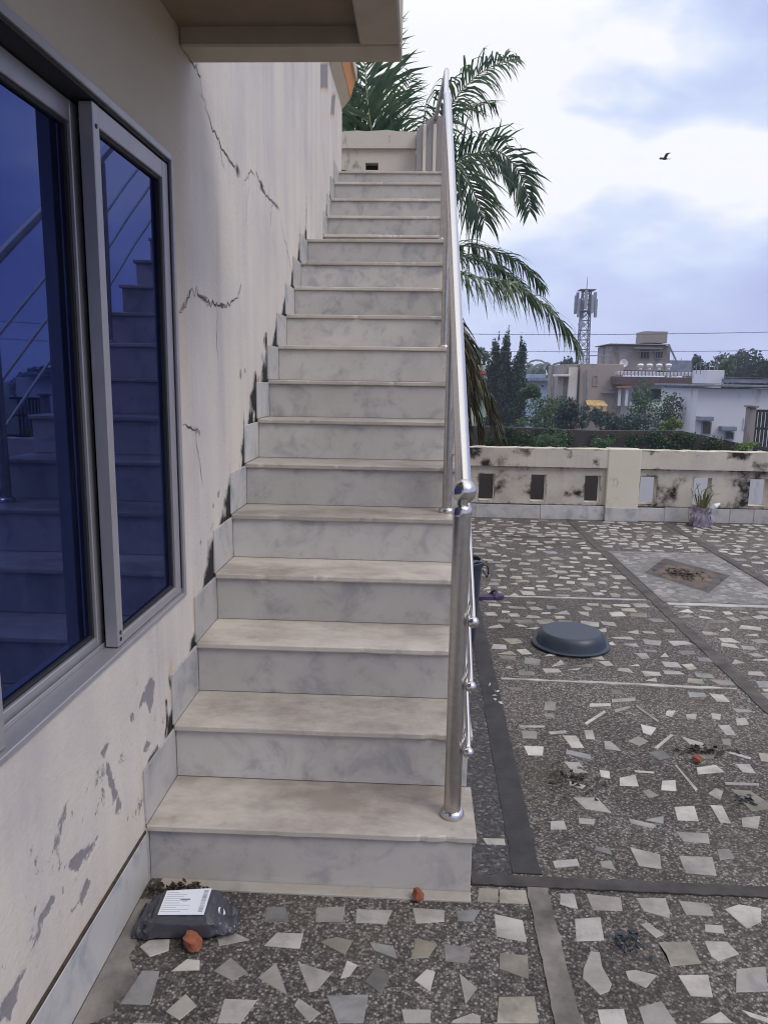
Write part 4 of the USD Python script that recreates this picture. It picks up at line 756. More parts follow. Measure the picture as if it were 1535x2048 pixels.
litter("plastic_scrap", "small dark scrap on the floor at the right edge", "scrap", (1.179, 2.50, 0), (0.018, 0.014, 0.006), 30, 0.013, M["blue_scrap"], 9)
litter("paper_scrap", "two torn white paper bits in the dark strip beside the stairs", "paper", (0.385, 3.33, 0.004), (0.014, 0.045, 0.014), 6, 0.014, M["white_plastic"], 4)

# potted plant against the parapet
pp = thing("potted_plant", "straggly yellowish plant in a pot wrapped in lilac plastic by the parapet", "plant", loc=(2.93, 7.80, 0.0))
n = 28; ang = np.arange(n)*2*np.pi/n; rr = np.random.default_rng(6); prof_ = [(0.0, 0.003), (0.085, 0.003), (0.10, 0.05), (0.105, 0.11), (0.085, 0.155), (0.11, 0.20), (0.055, 0.165), (0, 0.15)]
v = np.array([[(r_*(1+0.16*rr.normal()))*math.cos(a), (r_*(1+0.16*rr.normal()))*math.sin(a), z+rr.normal(0, 0.008)*(z > .01)] for r_, z in prof_ for a in ang])
obj("pot_wrap", (v, np.array([[i*n+j, i*n+(j+1) % n, (i+1)*n+(j+1) % n, (i+1)*n+j] for i in range(len(prof_)-1) for j in range(n)])), M["pot"], pp)
obj("wrap_fold", MB().tube([(0.06, -0.03, 0.17), (0.11, -0.04, 0.22), (0.16, -0.03, 0.245)], [0.02, 0.03, 0.012], 8), M["white_plastic"], pp)
mb = MB(); stems = MB()
for i in range(16):
    a = rr.uniform(0, 6.28); ln = rr.uniform(0.18, 0.36); tilt = rr.uniform(0.05, 0.7); p0 = np.array([0.03*math.cos(a), 0.03*math.sin(a), 0.14])
    p1 = p0+[math.sin(tilt)*math.cos(a)*ln*.5, math.sin(tilt)*math.sin(a)*ln*.5, ln*.7]; p2 = p1+[math.sin(tilt+.5)*math.cos(a)*ln*.45, math.sin(tilt+.5)*math.sin(a)*ln*.45, ln*.25*(1-tilt)]
    side = np.array([-math.sin(a), math.cos(a), 0.2])*0.011
    mb.add([p0-side*.5, p0+side*.5, p1+side, p1-side, p2], [(0, 1, 2, 3)]).add([p1-side, p1+side, p2], [(0, 1, 2)])
obj("leaves", mb, M["pot_plant"], pp)
for i in range(4): obj("stem", MB().tube([(rr.normal(0, .02), rr.normal(0, .02), 0.14), (rr.normal(0, .05), rr.normal(0, .05), 0.36), (rr.normal(0, .07), rr.normal(0, .05), 0.44)], 0.003, 5), M["pot_plant"], pp)

# ------------------------------------------------------------------ palm
def frond(ctrl, leaf_len, n=70, width=0.035, side=None, droop=0.5, mt="palm", parent=None, seed=0, fold=0.35, start=0.16, vary=0.12, fwd=0.55):
    """One feather leaf: a rachis through the control points and two rows of drooping leaflets."""
    r = np.random.default_rng(seed); c = np.array(ctrl, float); t = np.r_[0, np.cumsum(np.linalg.norm(np.diff(c, axis=0), axis=1))]; t /= t[-1]
    from scipy.interpolate import PchipInterpolator
    fn = PchipInterpolator(t, c, axis=0); s = np.linspace(0, 1, 60); pts = fn(s)
    fr = obj("frond", MB().tube(pts, np.interp(s, [0, .15, 1], [0.030, 0.020, 0.004]), 6), M["rachis"] if mt != "palm_dry" else M["palm_dry"], parent, smooth=60)
    mb = MB()
    for i in range(n):
        for sg in (-1, 1):
            u = start+(1-start)*(i+r.uniform(0, .9))/n; p = fn(u); tg = fn(min(u+.01, 1))-fn(max(u-.01, 0)); tg /= np.linalg.norm(tg)
            sd = np.cross(tg, side if side is not None else [0, 0, 1.0]); sd /= np.linalg.norm(sd)+1e-9; upv = np.cross(sd, tg)
            L = leaf_len*np.interp(u, [start, start+.15, .55, .85, 1], [.55, .9, 1, .72, .38])*r.uniform(1-vary*1.6, 1+vary)
            d = sd*sg*(1-fold*.4)+tg*(fwd+.35*u)+upv*fold+r.normal(0, 0.15, 3); d /= np.linalg.norm(d)
            q0 = p; dirs = [d]; g = np.array([0, 0, -1.0])
            seg = [q0]; cur = q0; dv = r.uniform(.6, 1.5); tw = r.normal(0, 1, 3)
            for k in range(4):
                dd = d+g*droop*dv*(k+0.3)*0.42+tw*k*.06; dd /= np.linalg.norm(dd); cur = cur+dd*L/4; seg.append(cur)
            seg = np.array(seg); wv = np.cross(d, upv+0.3*r.normal(0, 1, 3)); wv /= np.linalg.norm(wv)+1e-9
            w_ = width*np.array([.35, .95, .9, .6, 0.06])*r.uniform(.8, 1.15)*.5
            v = np.vstack([seg+wv*w_[:, None], seg-wv*w_[:, None]])
            mb.add(v, [[k, k+1, k+6, k+5] for k in range(4)])
    obj("leaflets", mb, M[mt], fr)
    return fr
PY = 12.0
palm = thing("coconut_palm", "tall coconut palm whose feathery fronds hang behind the stair railing", "palm tree")
C0 = at(806, 440, PY)
tr = [np.array([C0[0]-0.5, PY+0.3, -4.6]), np.array([C0[0]-0.35, PY+0.2, -1.5]), np.array([C0[0]-0.1, PY+0.05, 1.8]), C0]
obj("trunk", MB().tube(tr, [0.2, 0.15, 0.13, 0.15], 14), M["trunk"], palm, smooth=50)
A = lambda *pts: [C0]+[at(x, y, Y) for x, y, Y in pts]
frond(A((760, 330, 11.6), (738, 230, 11.5), (728, 120, 11.7), (718, 30, 12.1)), 0.98, 84, 0.050, side=np.array([0, -1.0, .25]), droop=0.32, parent=palm, seed=1, start=0.05, fold=.25)
frond(A((850, 320, 12), (905, 205, 12.0), (960, 146, 12.1), (1032, 116, 12.3)), 0.64, 72, 0.036, droop=1.15, parent=palm, seed=2, mt="palm", side=np.array([0.1, -1, .5]), vary=.2)
frond(A((860, 370, 11.9), (925, 316, 11.8), (985, 300, 11.8), (1035, 340, 11.9), (1058, 425, 12)), 0.62, 88, 0.038, droop=1.0, parent=palm, seed=3, mt="palm", side=np.array([0, -1.0, .1]), fwd=.35, vary=.2)
frond(A((880, 490, 12.6), (940, 492, 12.9), (1000, 506, 13.1), (1050, 535, 13.2), (1085, 575, 13.3)), 0.70, 84, 0.038, droop=1.3, parent=palm, seed=4, vary=.2)
frond(A((880, 500, 12.3), (930, 512, 12.2), (985, 530, 12.2), (1040, 570, 12.3), (1068, 610, 12.3)), 0.62, 90, 0.032, droop=1.4, parent=palm, seed=24, vary=.2)
frond(A((880, 530, 11.5), (940, 552, 11.2), (1020, 570, 11.0), (1085, 610, 10.9), (1155, 695, 10.9)), 0.80, 112, 0.036, droop=1.6, parent=palm, seed=5, mt="palm_light", vary=.2)
frond(A((860, 350, 11.6), (905, 325, 11.4), (940, 370, 11.3), (968, 445, 11.4)), 0.85, 70, 0.032, droop=.9, parent=palm, seed=6, side=np.array([0, -1.0, 0]), vary=.2)
frond(A((850, 330, 12.6), (890, 250, 12.8), (940, 215, 13), (990, 205, 13.2)), 0.74, 80, 0.030, droop=1.1, parent=palm, seed=7, vary=.2)
for k_, (x0_, x1_, x2_, Yd) in enumerate(((925, 950, 1005, 12.5), (920, 938, 965, 12.2), (915, 926, 935, 12.0), (930, 965, 1015, 12.7))):
    frond(A((880, 590, 12.2), (x0_, 700, Yd), (x1_, 770, Yd), ((x1_+x2_)/2, 830, Yd), (x2_, 915, Yd)), 0.72, 110, 0.046, droop=1.5, parent=palm, seed=8+10*k_, mt="palm_dry", start=.3, vary=.2)
frond(A((760, 300, 12.6), (700, 200, 13), (660, 150, 13.4)), 0.9, 60, 0.045, droop=.5, parent=palm, seed=9, side=np.array([0, -1.0, .3]))
frond(A((800, 320, 12.7), (805, 230, 13.3), (822, 150, 13.8)), 0.62, 56, 0.034, droop=.6, parent=palm, seed=10, side=np.array([0, -1.0, 0]))
frond(A((700, 420, 12.2), (620, 420, 12.5), (540, 480, 12.8)), 0.8, 50, 0.04, droop=1.2, parent=palm, seed=11)
frond(A((780, 520, 11.2), (740, 640, 10.8), (720, 800, 10.6)), 0.7, 50, 0.04, droop=1.8, parent=palm, seed=12)
frond(A((770, 360, 11.8), (725, 300, 11.7), (690, 250, 11.7), (672, 190, 11.8)), 0.8, 60, 0.045, droop=.4, parent=palm, seed=13, side=np.array([0, -1.0, .2]))

# ------------------------------------------------------------------ beyond the terrace
def crown(mb, c, rad, n, size, r, shell=0.55):
    for _ in range(n):
        d = r.normal(0, 1, 3); d /= np.linalg.norm(d); p = np.array(c)+d*np.array(rad)*r.uniform(shell, 1.05)
        u = r.normal(0, 1, 3); u *= size*r.uniform(.6, 1.3)/np.linalg.norm(u); w_ = np.cross(u, r.normal(0, 1, 3)); w_ *= size*.6*r.uniform(.6, 1.3)/(np.linalg.norm(w_)+1e-9)
        mb.add([p-u, p+w_, p+u, p-w_], [(0, 1, 2, 3)])
def tree(name, label, cat, base, clumps, m, n, size, seed, group=None, trunk_r=0.12, shell=0.55):
    """base (x, y, z); clumps of (offset, radii) from the base."""
    r = np.random.default_rng(seed); t = thing(name, label, cat, group, loc=base); mb = MB(); tot = sum(np.prod(k[1])**(2/3) for k in clumps)
    for o, rd in clumps: crown(mb, o, rd, int(n*np.prod(rd)**(2/3)/tot), size, r, shell)
    obj("crown", mb, M[m], t)
    hi = max(o[2] for o, _ in clumps); tk = MB().tube([(0, 0, -0.3), (0.02*hi, 0, hi*.5), (0, 0.02*hi, hi)], [trunk_r, trunk_r*.7, trunk_r*.25], 8)
    for o, rd in clumps[:5]: tk.tube([(0, 0, max(0.1, o[2]*.55)), tuple(np.array(o)*[.6, .6, .9]), tuple(o)], [trunk_r*.4, trunk_r*.25, trunk_r*.08], 5)
    obj("trunk", tk, M["trunk"], t); return t
def clumps_of(w, h, z0, n, seed, rs=0.34):
    r = np.random.default_rng(seed); return [((r.normal(0, w*.24), r.normal(0, w*.2), z0+h*r.uniform(.2, .85)), (w*rs*r.uniform(.6, 1.1), w*rs*r.uniform(.6, 1.0), h*rs*r.uniform(.55, 1.0))) for _ in range(n)]
GZ = -4.5
# three columnar trees
for i, (px, py, Y, wd, lab) in enumerate(((994, 676, 45.5, .56, "left one of three dark columnar trees beside the railing"), (1013, 661, 45, .60, "tallest, middle one of three dark columnar trees"), (1040, 678, 44.5, .58, "right one of three dark columnar trees, standing slightly apart"))):
    tp_ = at(px, py, Y); h = tp_[2]-GZ; cl = []
    r = np.random.default_rng(20+i)
    for k in range(18):
        f = k/17; w_ = wd*np.interp(f, [0, .25, .7, .9, 1], [1.2, 1.15, .85, .5, .1]); cl.append(((r.normal(0, .09), r.normal(0, .08), h*.12+h*.86*f), (w_*r.uniform(.85, 1.1), w_, h*.07)))
    tree("columnar_tree", lab, "tree", (tp_[0], Y, GZ), cl, "cypress", 16000, 0.075, 30+i, "three columnar trees", 0.1, 0.35)
def bush(px, py_top, py_bot, wpx, Y, m, lab, seed, n=1800, size=0.09, name="bush", cat="bush", group=None, z0=None, k=7):
    a, b_ = at(px, py_top, Y), at(px, py_bot, Y); s = Y/FPX; w_ = wpx*s; base = z0 if z0 is not None else b_[2]; h = a[2]-base
    tree(name, lab, cat, (a[0], Y, base), clumps_of(w_, h, 0.0, k, seed), m, n, size, seed, group, 0.05)
bush(1090, 790, 875, 90, 40, "bush", "rounded green bush right of the columnar trees", 41, 1800)
bush(1130, 800, 870, 60, 36, "bush_dark", "dark leafy bush left of the brown end wall", 42, 1800)
bush(1068, 760, 800, 40, 42, "bush", "light green bush just right of the columnar trees", 43, 1200)
bush(1215, 818, 872, 80, 40, "bush_dark", "dark teal bush in front of the brown house", 44, 1500)
bush(1292, 768, 860, 60, 41, "bush", "tall loose green shrub in front of the verandah", 45, 700)
bush(1342, 772, 870, 66, 42, "bush", "tall green shrub right of the verandah shrub", 46, 800)
bush(1275, 830, 872, 100, 36, "bush_dark", "low dark shrub below the verandah", 47, 1300)
bush(1342, 835, 880, 50, 28, "bush_lime", "bright lime green bush on the dark boundary wall", 48, 1200, 0.06)
bush(1490, 884, 905, 40, 17, "bush_lime", "small lime green weed by the right end of the boundary wall", 49, 500, 0.035)
bush(1400, 790, 870, 60, 44, "bush", "thin grey green shrub against the white wall", 50, 900)
bush(1210, 868, 905, 50, 20, "bush", "weeds growing on the dark boundary wall below the brown house", 51, 700, 0.035)
bush(1095, 862, 905, 70, 20, "bush", "weeds growing on the dark boundary wall below the bushes", 52, 700, 0.035)
# boundary wall, mossy, its top dropping to the right
wq = [at(985, 853, 22), at(1200, 862, 22), at(1365, 862, 22), at(1495, 890, 22), at(1560, 899, 22)]
obj("boundary_wall", prism([(wq[0][0]-14, GZ)]+[(wq[-1][0]+3, GZ), (wq[-1][0]+3, wq[-1][2]-.05)]+[(p[0], p[2]) for p in wq[::-1]]+[(wq[0][0]-14, wq[0][2])], 0.3, "y", 22), M["old_wall"], label="dark mossy boundary wall beyond the terrace, its top dropping to the right", cat="wall")
ww = MB().cbox((2.95, 11.0, GZ), (9.0, 11.2, 0.20), 0.01)
obj("neighbour_wall", ww, M["far_white"], label="whitewashed neighbouring wall seen through the right parapet holes", cat="wall")
dk_ = MB().cbox((-1.5, 11.0, GZ), (2.949, 11.2, 0.14), 0.01)
obj("neighbour_wall", dk_, M["old_wall"], label="black damp neighbouring wall seen through the left parapet holes", cat="wall")
cv = MB(); vr = np.random.default_rng(15)
for k in range(110):
    x = vr.uniform(wq[0][0], wq[-1][0]); zt_ = np.interp(x, [p[0] for p in wq], [p[2] for p in wq]); hgt = vr.uniform(.15, 1.0); zc = zt_-vr.uniform(0.0, 1.0)**2*1.1-hgt*.4
    crown(cv, (x, 21.93, zc), (vr.uniform(.12, .4), .07, hgt*.5), int(60+hgt*110), .045, vr, .1)
obj("creeper", cv, M["bush"], label="creepers and weeds hanging over the dark boundary wall", cat="creeper", kind="stuff")
gp = thing("gate_house", "dark barred gate beside a grey pillar at the right edge", "gate")
a, b_ = at(1500, 815, 21), at(1560, 815, 21); pw = at(1513, 815, 21)[0]
obj("pillar", MB().cbox((a[0], 21, GZ), (pw, 21.3, a[2]), .02), M["concrete"], gp); obj("pillar_cap", MB().cbox((a[0]-.04, 20.95, a[2]), (pw+.04, 21.35, a[2]+.06), .01), M["concrete"], gp)
for i in range(7): obj("bar", MB().box((pw+.02+i*.1, 21.1, GZ), (pw+.085+i*.1, 21.14, a[2]-.05)), M["dark"], gp)
for z in (a[2]-.12, a[2]-.6): obj("rail", MB().box((pw, 21.14, z), (b_[0]+.3, 21.17, z+.06)), M["dark"], gp)

# ---- houses
def hbox(parent, name, x0, y0, x1, y1, Y, depth, m, **k):
    """A block whose front shows between two picture corners at distance Y."""
    a, c = at(x0, y0, Y), at(x1, y1, Y); return obj(name, MB().cbox((a[0], Y, c[2]), (c[0], Y+depth, a[2]), 0.02), M[m], parent, **k)
def hwin(parent, x0, y0, x1, y1, Y, m="dark", frame="concrete", f=0.06):
    a, c = at(x0, y0, Y), at(x1, y1, Y); w_ = obj("window", ring2(a[0], c[0], c[2], a[2], Y-0.06, Y-0.002, f), M[frame], parent)
    obj("pane", MB().box((a[0]+f, Y-0.02, c[2]+f), (c[0]-f, Y-0.004, a[2]-f)), M[m], w_); return w_
def ring2(x0, x1, z0, z1, y0, y1, w_): return MB().box((x0, y0, z0), (x0+w_, y1, z1)).box((x1-w_, y0, z0), (x1, y1, z1)).box((x0+w_, y0, z1-w_), (x1-w_, y1, z1)).box((x0+w_, y0, z0), (x1-w_, y1, z0+w_))
g = thing("grey_house", "unpainted grey concrete house with a rooftop tank block and brown end wall", "house")
YH = 52
gm = at(1160, 725, YH)
hbox(g, "end_wall", 1162, 727, 1228, 1000, YH, 7, "pink_wall")
hbox(g, "front_wall", 1228.5, 752, 1420, 1000, YH+.6, 6, "far_white")
a = at(1131, 728, YH); c = at(1161.5, 1000, YH)
obj("side_wall", MB().cbox((a[0], YH+.5, c[2]), (c[0], YH+7, a[2]), .02), M["concrete"], g)
hbox(g, "side_pillar", 1138, 735, 1152, 800, YH+.2, .3, "far_cream"); hbox(g, "side_pillar", 1138, 801, 1154, 1000, YH+.2, .3, "brick")
hbox(g, "balcony_slab", 1120, 748, 1140, 753, YH-.3, 3, "far_cream")
rb = hbox(g, "roof_block", 1222, 690, 1337, 742, YH+1.5, 4, "concrete"); hbox(g, "roof_slab", 1219, 686.5, 1340, 690, YH+1.2, 4.6, "concrete")
hwin(g, 1279, 698, 1298, 719, YH+1.5); hwin(g, 1309, 701, 1325, 718, YH+1.5)
tk = hbox(g, "tank_block", 1288, 662, 1333, 686, YH+2.2, 2, "concrete")
hbox(g, "low_block", 1337.5, 720, 1381, 744, YH+1.6, 3, "slab_blue")
hbox(g, "parapet_band", 1232, 742.5, 1384, 752, YH-.6, .25, "far_white")
hbox(g, "verandah_roof", 1226, 752.5, 1428, 772, YH-.7, 1.2, "brown_roof")
hbox(g, "roof_edge", 1384.5, 745, 1441, 760, YH-.4, 2, "concrete")
hbox(g, "awning", 1233, 772.5, 1262, 776, YH-.8, .5, "red_roof")
for x in (1237, 1251, 1380): hbox(g, "verandah_post", x, 772.6, x+3, 812, YH-.5, .15, "far_white")
hwin(g, 1291, 776, 1322, 800, YH+.6, frame="far_white"); hbox(g, "balcony_wall", 1258, 804, 1380, 818, YH-.4, .2, "far_green"); hbox(g, "balcony_rail", 1225, 820, 1402, 823, YH-.55, .1, "far_white")
hwin(g, 1380, 775, 1391, 791, YH+.6, frame="far_white"); hwin(g, 1411, 776, 1422, 793, YH+.6, frame="far_white")
hwin(g, 1186, 750, 1194, 772, YH, "concrete", "pink_wall"); hbox(g, "window_hood", 1205, 783, 1228, 787, YH-.3, .3, "concrete"); hbox(g, "window_hood", 1222, 760, 1233, 780, YH-.1, .1, "concrete")
for x0_, x1_, z0_ in ((1172, 1175, 740), (1366, 1368, 752), (1330, 1332, 742)): obj("drain_pipe", MB().tube([at(x0_, z0_, YH-.12), at(x1_, 860, YH-.12)], .05, 6), M["slab_blue"], g)
for q_ in ((1279, 698, 1298, 719), (1309, 701, 1325, 718)):
    for fx in (.33, .66): x_ = q_[0]+(q_[2]-q_[0])*fx; obj("grille_bar", MB().tube([at(x_, q_[1], YH+1.44), at(x_, q_[3], YH+1.44)], .02, 5), M["tower"], g)
obj("sun_shade", MB().cbox((at(1276, 697, YH)[0]+.05, YH+.95, at(1276, 697, YH+1)[2]), (at(1330, 697, YH)[0]+.1, YH+1.52, at(1276, 695, YH+1)[2]), .01), M["concrete"], g)
for x_ in (1100+145, 1260, 1345, 1362): obj("antenna_pole", MB().tube([at(x_, 742, YH+2), at(x_+.5, 716, YH+2)], .018, 5), M["tower"], g)
ldl = MB()
for x_ in np.linspace(1233, 1383, 22): ldl.tube([at(x_, 752, YH-.62), at(x_, 742.5, YH-.62)], .03, 4)
obj("parapet_balusters", ldl, M["concrete"], g, kind="stuff")
rp = MB()
for x in (1165, 1178, 1202, 1220): rp.tube([at(x, 727, YH+1), at(x, 711, YH+1)], 0.035, 6)
obj("roof_railing", rp.tube([at(1164, 711, YH+1), at(1221, 711, YH+1)], 0.04, 6), M["tower"], g)
obj("stay_pole", MB().tube([at(1337, 690, YH+1), at(1352, 722, YH+1)], .06, 6), M["slab_blue"], g)
for i, (x, lab) in enumerate(((1280, "leftmost"), (1298, "second"), (1317, "third"), (1336, "rightmost"))):
    p = at(x, 736, YH-.5); o = thing("roof_urn", f"{lab} of four small white urns on the grey house parapet", "urn", "four white urns on the parapet", loc=p)
    obj("bowl", MB().lathe([(0.0, -.08), (.12, -.08), (.08, 0.0), (.2, .10), (.22, .2), (.15, .28), (0, .3)], n=12), M["white_plastic"], o, smooth=40)
o = thing("satellite_dish", "round white satellite dish on the grey house front", "dish", loc=at(1246, 726, YH+.9))
dsh = MB().lathe([(0, .0), (.14, .02), (.27, .09), (.28, .1), (.27, .1), (.13, .035), (0, .015)], n=18); v_, f_ = dsh.arr(); v_ = v_[:, [0, 2, 1]]*[1, -1, 1]
obj("reflector", (v_, f_), M["white_plastic"], o, smooth=40); obj("arm", MB().tube([(0, 0, -.1), (0, -.25, 0)], .015, 5).tube([(0, .02, 0), (0, .1, -.3)], .03, 5), M["tower"], o)
o = thing("yellow_awning", "yellow tarpaulin awning at the foot of the brown end wall", "awning")
a, c = at(1183, 801, YH-2), at(1218, 826, YH-2)
obj("sheet", MB().add([(a[0], YH-.05, a[2]), (c[0], YH-.05, a[2]), (c[0]+.1, YH-1.2, a[2]-.35), (a[0]-.1, YH-1.2, a[2]-.35)], [(0, 1, 2, 3)]).box((a[0], YH-1.25, c[2]), (a[0]+.75, YH-1.2, a[2]-.36)).box((a[0]+.9, YH-1.25, c[2]), (c[0], YH-1.2, a[2]-.36)), M["yellow"], o)
obj("pole", MB().tube([(a[0]-.05, YH-1.2, GZ), (a[0]-.05, YH-1.2, a[2]-.3)], .04, 6), M["tower"], o)
wh = thing("white_house", "long low white plastered house with dark hooded windows at the right", "house")
YW = 40
hbox(wh, "wall", 1395, 776, 1600, 1000, YW, 6, "far_white"); hbox(wh, "roof_slab", 1392, 768, 1605, 775.8, YW-.4, 7, "slab_blue")
hbox(wh, "roof_parapet", 1447, 757, 1600, 767.8, YW-.2, .3, "slab_blue"); hbox(wh, "parapet_cap", 1445, 755, 1600, 756.8, YW-.25, .4, "concrete")
hbox(wh, "roof_block", 1412, 740, 1446, 767.8, YW+.5, 2, "far_white")
for x0, x1, y0, y1 in ((1403, 1420, 842, 864), (1449, 1466, 862, 874)):
    hwin(wh, x0, y0, x1, y1+6, YW, frame="slab_blue"); hbox(wh, "window_hood", x0-5, y0-9, x1+7, y0, YW-.5, .6, "slab_blue")
hwin(wh, 1487, 835, 1498, 859, YW, frame="far_white")
rb_ = np.random.default_rng(31)
for i in range(7):
    x = 1383+i*8.5; obj("rebar", MB().tube([at(x, 748, YW+.9), at(x+rb_.normal(0, 2), 724+rb_.uniform(-4, 8), YW+.9)], 0.02, 5), M["tower"], wh)
bush(1405, 722, 752, 40, YW+3, "bush_dark", "scraggly potted greenery on the roof between both houses", 61, 500, .08, cat="plants", name="roof_plants")
lh = thing("left_house", "pale cream house with red roof band glimpsed beside the railing", "house")
YL = 60
hbox(lh, "tower_room", 900, 702, 941, 1000, YL, 4, "far_cream"); hwin(lh, 929, 710, 936, 724, YL, frame="far_cream"); hbox(lh, "wall", 941.5, 730, 1010, 1000, YL+1, 4, "far_green")
hbox(lh, "red_band", 939, 740, 1000, 749, YL-.6, 1.5, "red_roof"); hbox(lh, "lower_band", 941.6, 749.5, 1000, 757, YL-.4, 1.2, "far_cream"); hbox(lh, "ledge", 950, 760, 995, 764, YL-.5, .6, "far_white")
bush(966, 698, 740, 46, YL+6, "bush", "green rooftop tree above the red roof band", 62, 900, .13, "tree", "tree")
bh = thing("blue_house", "low blue painted house between the columnar trees and brown wall", "house")
YB = 85
hbox(bh, "wall", 1050, 762, 1112, 1000, YB, 6, "far_blue"); hbox(bh, "roof_slab", 1047, 756, 1115, 762, YB-.6, 7, "slab_blue"); hbox(bh, "upper_room", 1062, 748, 1090, 756, YB+1, 4, "far_blue")
for x in (1065, 1080, 1094): hwin(bh, x, 768, x+8, 776, YB, frame="far_blue", f=.1)
# far trees
for i, (px, pt, w_, Y, m, lab) in enumerate(((1075, 735, 40, 120, "far_tree", "hazy far tree left of the leaning far palm"), (1140, 722, 60, 70, "far_tree", "tree top behind the left corner of the grey house"), (1405, 716, 50, 75, "far_tree", "distant tree crown between both houses"), (1485, 700, 70, 70, "far_tree", "broad green tree rising behind the white house"), (1540, 706, 70, 66, "bush_dark", "darker tree at the right edge behind the white house"), (1450, 728, 40, 66, "bush", "low bright tree at the left of the broad tree"))):
    bush(px, pt, 800, w_, Y, m, lab, 70+i, 2200, Y*.0028, "tree", "tree", k=9)
r_ = np.random.default_rng(77)
for i, (px, py, Y) in enumerate(((1064, 734, 130), (1098, 733, 110))):
    c = at(px, py, Y); o = thing("far_palm", ("small hazy coconut palm just right of the columnar trees", "small hazy coconut palm above the blue house")[i], "palm tree", loc=c); mb = MB()
    for k in range(13):
        a_ = k*2*np.pi/13+r_.normal(0, .15); d_ = np.array([math.cos(a_), math.sin(a_), 0]); el = r_.uniform(-.2, .9); p = np.zeros(3); s_ = np.array([-d_[1], d_[0], 0])
        for j in range(5):
            nx_ = p+d_*.75*math.cos(el)+np.array([0, 0, .75*math.sin(el)]); w0 = (.5, .55, .5, .4, .25)[j]; mb.add([p+s_*w0-[0, 0, .25], p, nx_, nx_+s_*w0*.8-[0, 0, .25]], [(0, 1, 2, 3)]).add([p-s_*w0-[0, 0, .25], p, nx_, nx_-s_*w0*.8-[0, 0, .25]], [(0, 1, 2, 3)]); p = nx_; el -= .38
    obj("crown", mb, M["far_tree"], o); obj("trunk", MB().tube([(0, 0, GZ-c[2]), (.3, 0, -3), (0, 0, 0)], [.22, .16, .14], 7), M["trunk"], o)
fw_ = MB(); fr_ = np.random.default_rng(88)
for k in range(90):
    x = -60+k*2.4+fr_.normal(0, 1); Y = fr_.uniform(150, 185); h = fr_.uniform(4.5, 8.0); crown(fw_, (x, Y, GZ+h*.5), (fr_.uniform(2, 3.6), 2.5, h*.5), 150, .5, fr_)
obj("far_woodland", fw_, M["far_tree"], label="hazy belt of distant woodland along the horizon", cat="trees", kind="stuff")

# telecom mast
YT = 75
mt = thing("telecom_mast", "slim lattice telecom mast with antennas rising behind the grey house", "mast"); b0 = at(1163, 740, YT); t0 = at(1166, 582, YT); tz_ = at(1167, 553, YT)[2]
legs = []
hw0, hw1 = .55, .36; dx = t0[0]-b0[0]
for sx, sy in ((-1, -1), (1, -1), (1, 1), (-1, 1)):
    p0 = np.array([b0[0]+sx*hw0*1.25, YT+sy*hw0*1.25, GZ]); p1 = np.array([b0[0]+sx*hw1, YT+sy*hw1, t0[2]]); legs.append((p0, p1)); obj("leg", MB().tube([p0, p1], .06, 6), M["tower"], mt)
br = MB(); N = 16
for k in range(N):
    for i in range(4):
        (a0, a1), (c0, c1) = legs[i], legs[(i+1) % 4]; f0, f1 = k/N, (k+1)/N; br.tube([a0+(a1-a0)*f0, c0+(c1-c0)*f1], .03, 4, False).tube([c0+(c1-c0)*f0, a0+(a1-a0)*f1], .03, 4, False).tube([a0+(a1-a0)*f1, c0+(c1-c0)*f1], .03, 4, False)
obj("bracing", br, M["tower"], mt)
obj("spike", MB().tube([(b0[0], YT, t0[2]), (b0[0], YT, tz_)], [.05, .02], 5), M["tower"], mt)
for i in range(9):
    a_ = i*2*np.pi/9+.3; rd = .95; zc = t0[2]-.9-(i % 3)*.35; c = np.array([b0[0]+math.cos(a_)*rd, YT+math.sin(a_)*rd, zc])
    pn = obj("antenna", MB().cbox(c-[.13, .13, .85], c+[.13, .13, .85], .03), M["antenna"], mt); obj("mount", MB().tube([c, (b0[0]+.2*math.cos(a_), YT+.2*math.sin(a_), zc)], .04, 5), M["tower"], pn)
pl_ = MB()
for z in (t0[2]+.05, t0[2]-1.9): pl_.cbox((b0[0]-.75, YT-.75, z), (b0[0]+.75, YT+.75, z+.08), .02)
obj("platform", pl_, M["tower"], mt)
mw = MB().lathe([(0, 0), (.3, .02), (.3, .22), (0, .24)], n=14); v_, f_ = mw.arr(); obj("microwave_drum", (v_[:, [0, 2, 1]]*[1, -1, 1]+[b0[0]-.45, YT-.5, t0[2]-3.1], f_), M["antenna"], mt)

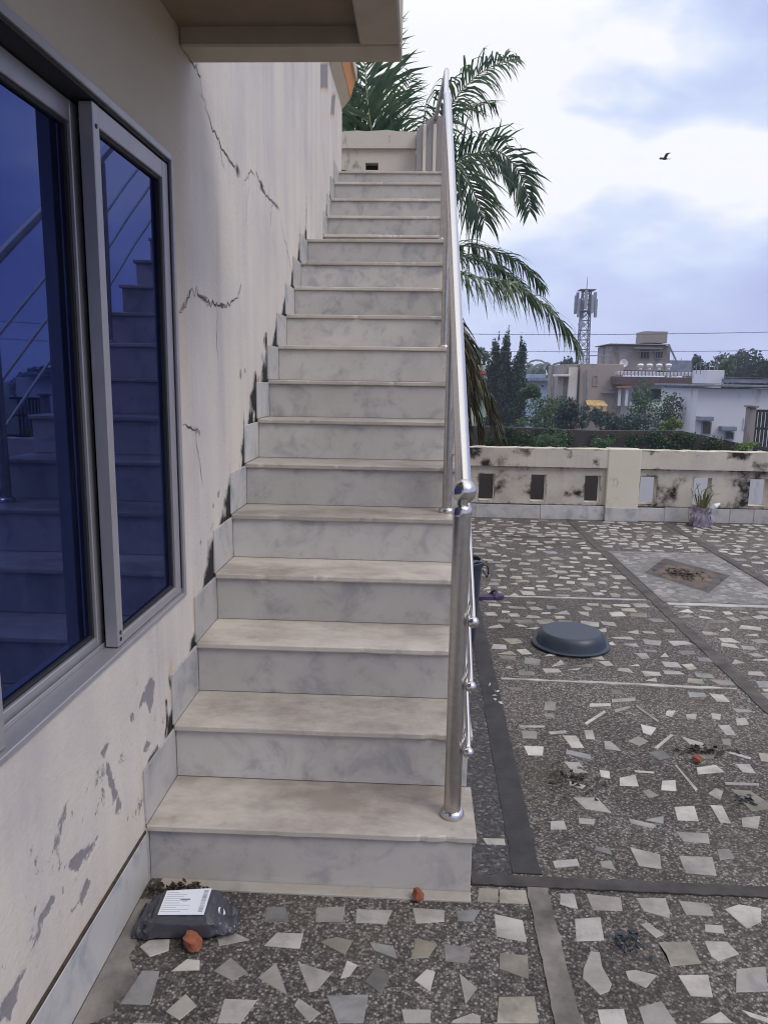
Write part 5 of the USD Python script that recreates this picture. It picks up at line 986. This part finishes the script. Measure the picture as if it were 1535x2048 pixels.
# cables
for i, (ya, yb, yc, Y, lab) in enumerate(((664, 671, 660, 26, "upper of two thin overhead cables crossing the sky"), (697, 703, 699, 28, "lower of two thin overhead cables crossing the sky"))):
    L_, R_ = at(500, ya-6, Y), at(1900, yc-8, Y); s = np.linspace(0, 1, 30); m_ = L_+(R_-L_)*s[:, None]; m_[:, 2] -= 0.22*4*s*(1-s)
    obj("overhead_cable", MB().tube(m_, 0.011, 6), M["cable"], label=lab, cat="cable")
# bird
bd = thing("flying_bird", "dark bird gliding alone in the upper right sky", "bird", loc=at(1328, 317, 32), rotz=0.2)
body = trimesh.creation.icosphere(2, 1.0); body.apply_scale((.15, .05, .045)); v = np.array(body.vertices); v[:, 1:] *= (1-0.5*np.clip(v[:, :1]/.15, 0, 1)**2)
obj("body", (v, np.array(body.faces)), M["bird"], bd, smooth=True)
obj("head", MB().ball((-.155, 0, .012), .032, 2).tube([(-.18, 0, .008), (-.21, 0, .0)], [.012, .002], 6), M["bird"], bd, smooth=True)
obj("tail", MB().add([(.12, -.02, .0), (.12, .02, .0), (.25, .055, .005), (.25, -.055, .005)], [(0, 1, 2, 3)]), M["bird"], bd)
for sg, dz in ((1, .10), (-1, .13)):
    w_ = np.array([(-.06, .03, .02), (.06, .03, .02), (.05, .2, .02+dz*.8), (-.07, .2, .03+dz*.8), (.04, .34, dz*.9), (-.03, .36, dz*.95), (.05, .44, dz*.75)])*[1, sg, 1]
    obj("wing", (np.vstack([w_, w_-[0, 0, .006]]), np.array([(0, 1, 2), (0, 2, 3), (3, 2, 4), (3, 4, 5), (5, 4, 6), (7, 9, 8), (7, 10, 9), (10, 11, 9), (10, 12, 11), (12, 13, 11)])), M["bird"], bd)

# thin humid air
hz = trimesh.creation.box((700, 1000, 40)); hz.apply_translation((0, 150, 14.4))
usdkit.material(stage, "/World/Looks/haze", {"v": ("principled_volume", {"color": (0.80, 0.86, 0.97), "density": 0.0009})}, [], volume="v.volume")
obj("haze", hz, "/World/Looks/haze", kind="stuff")
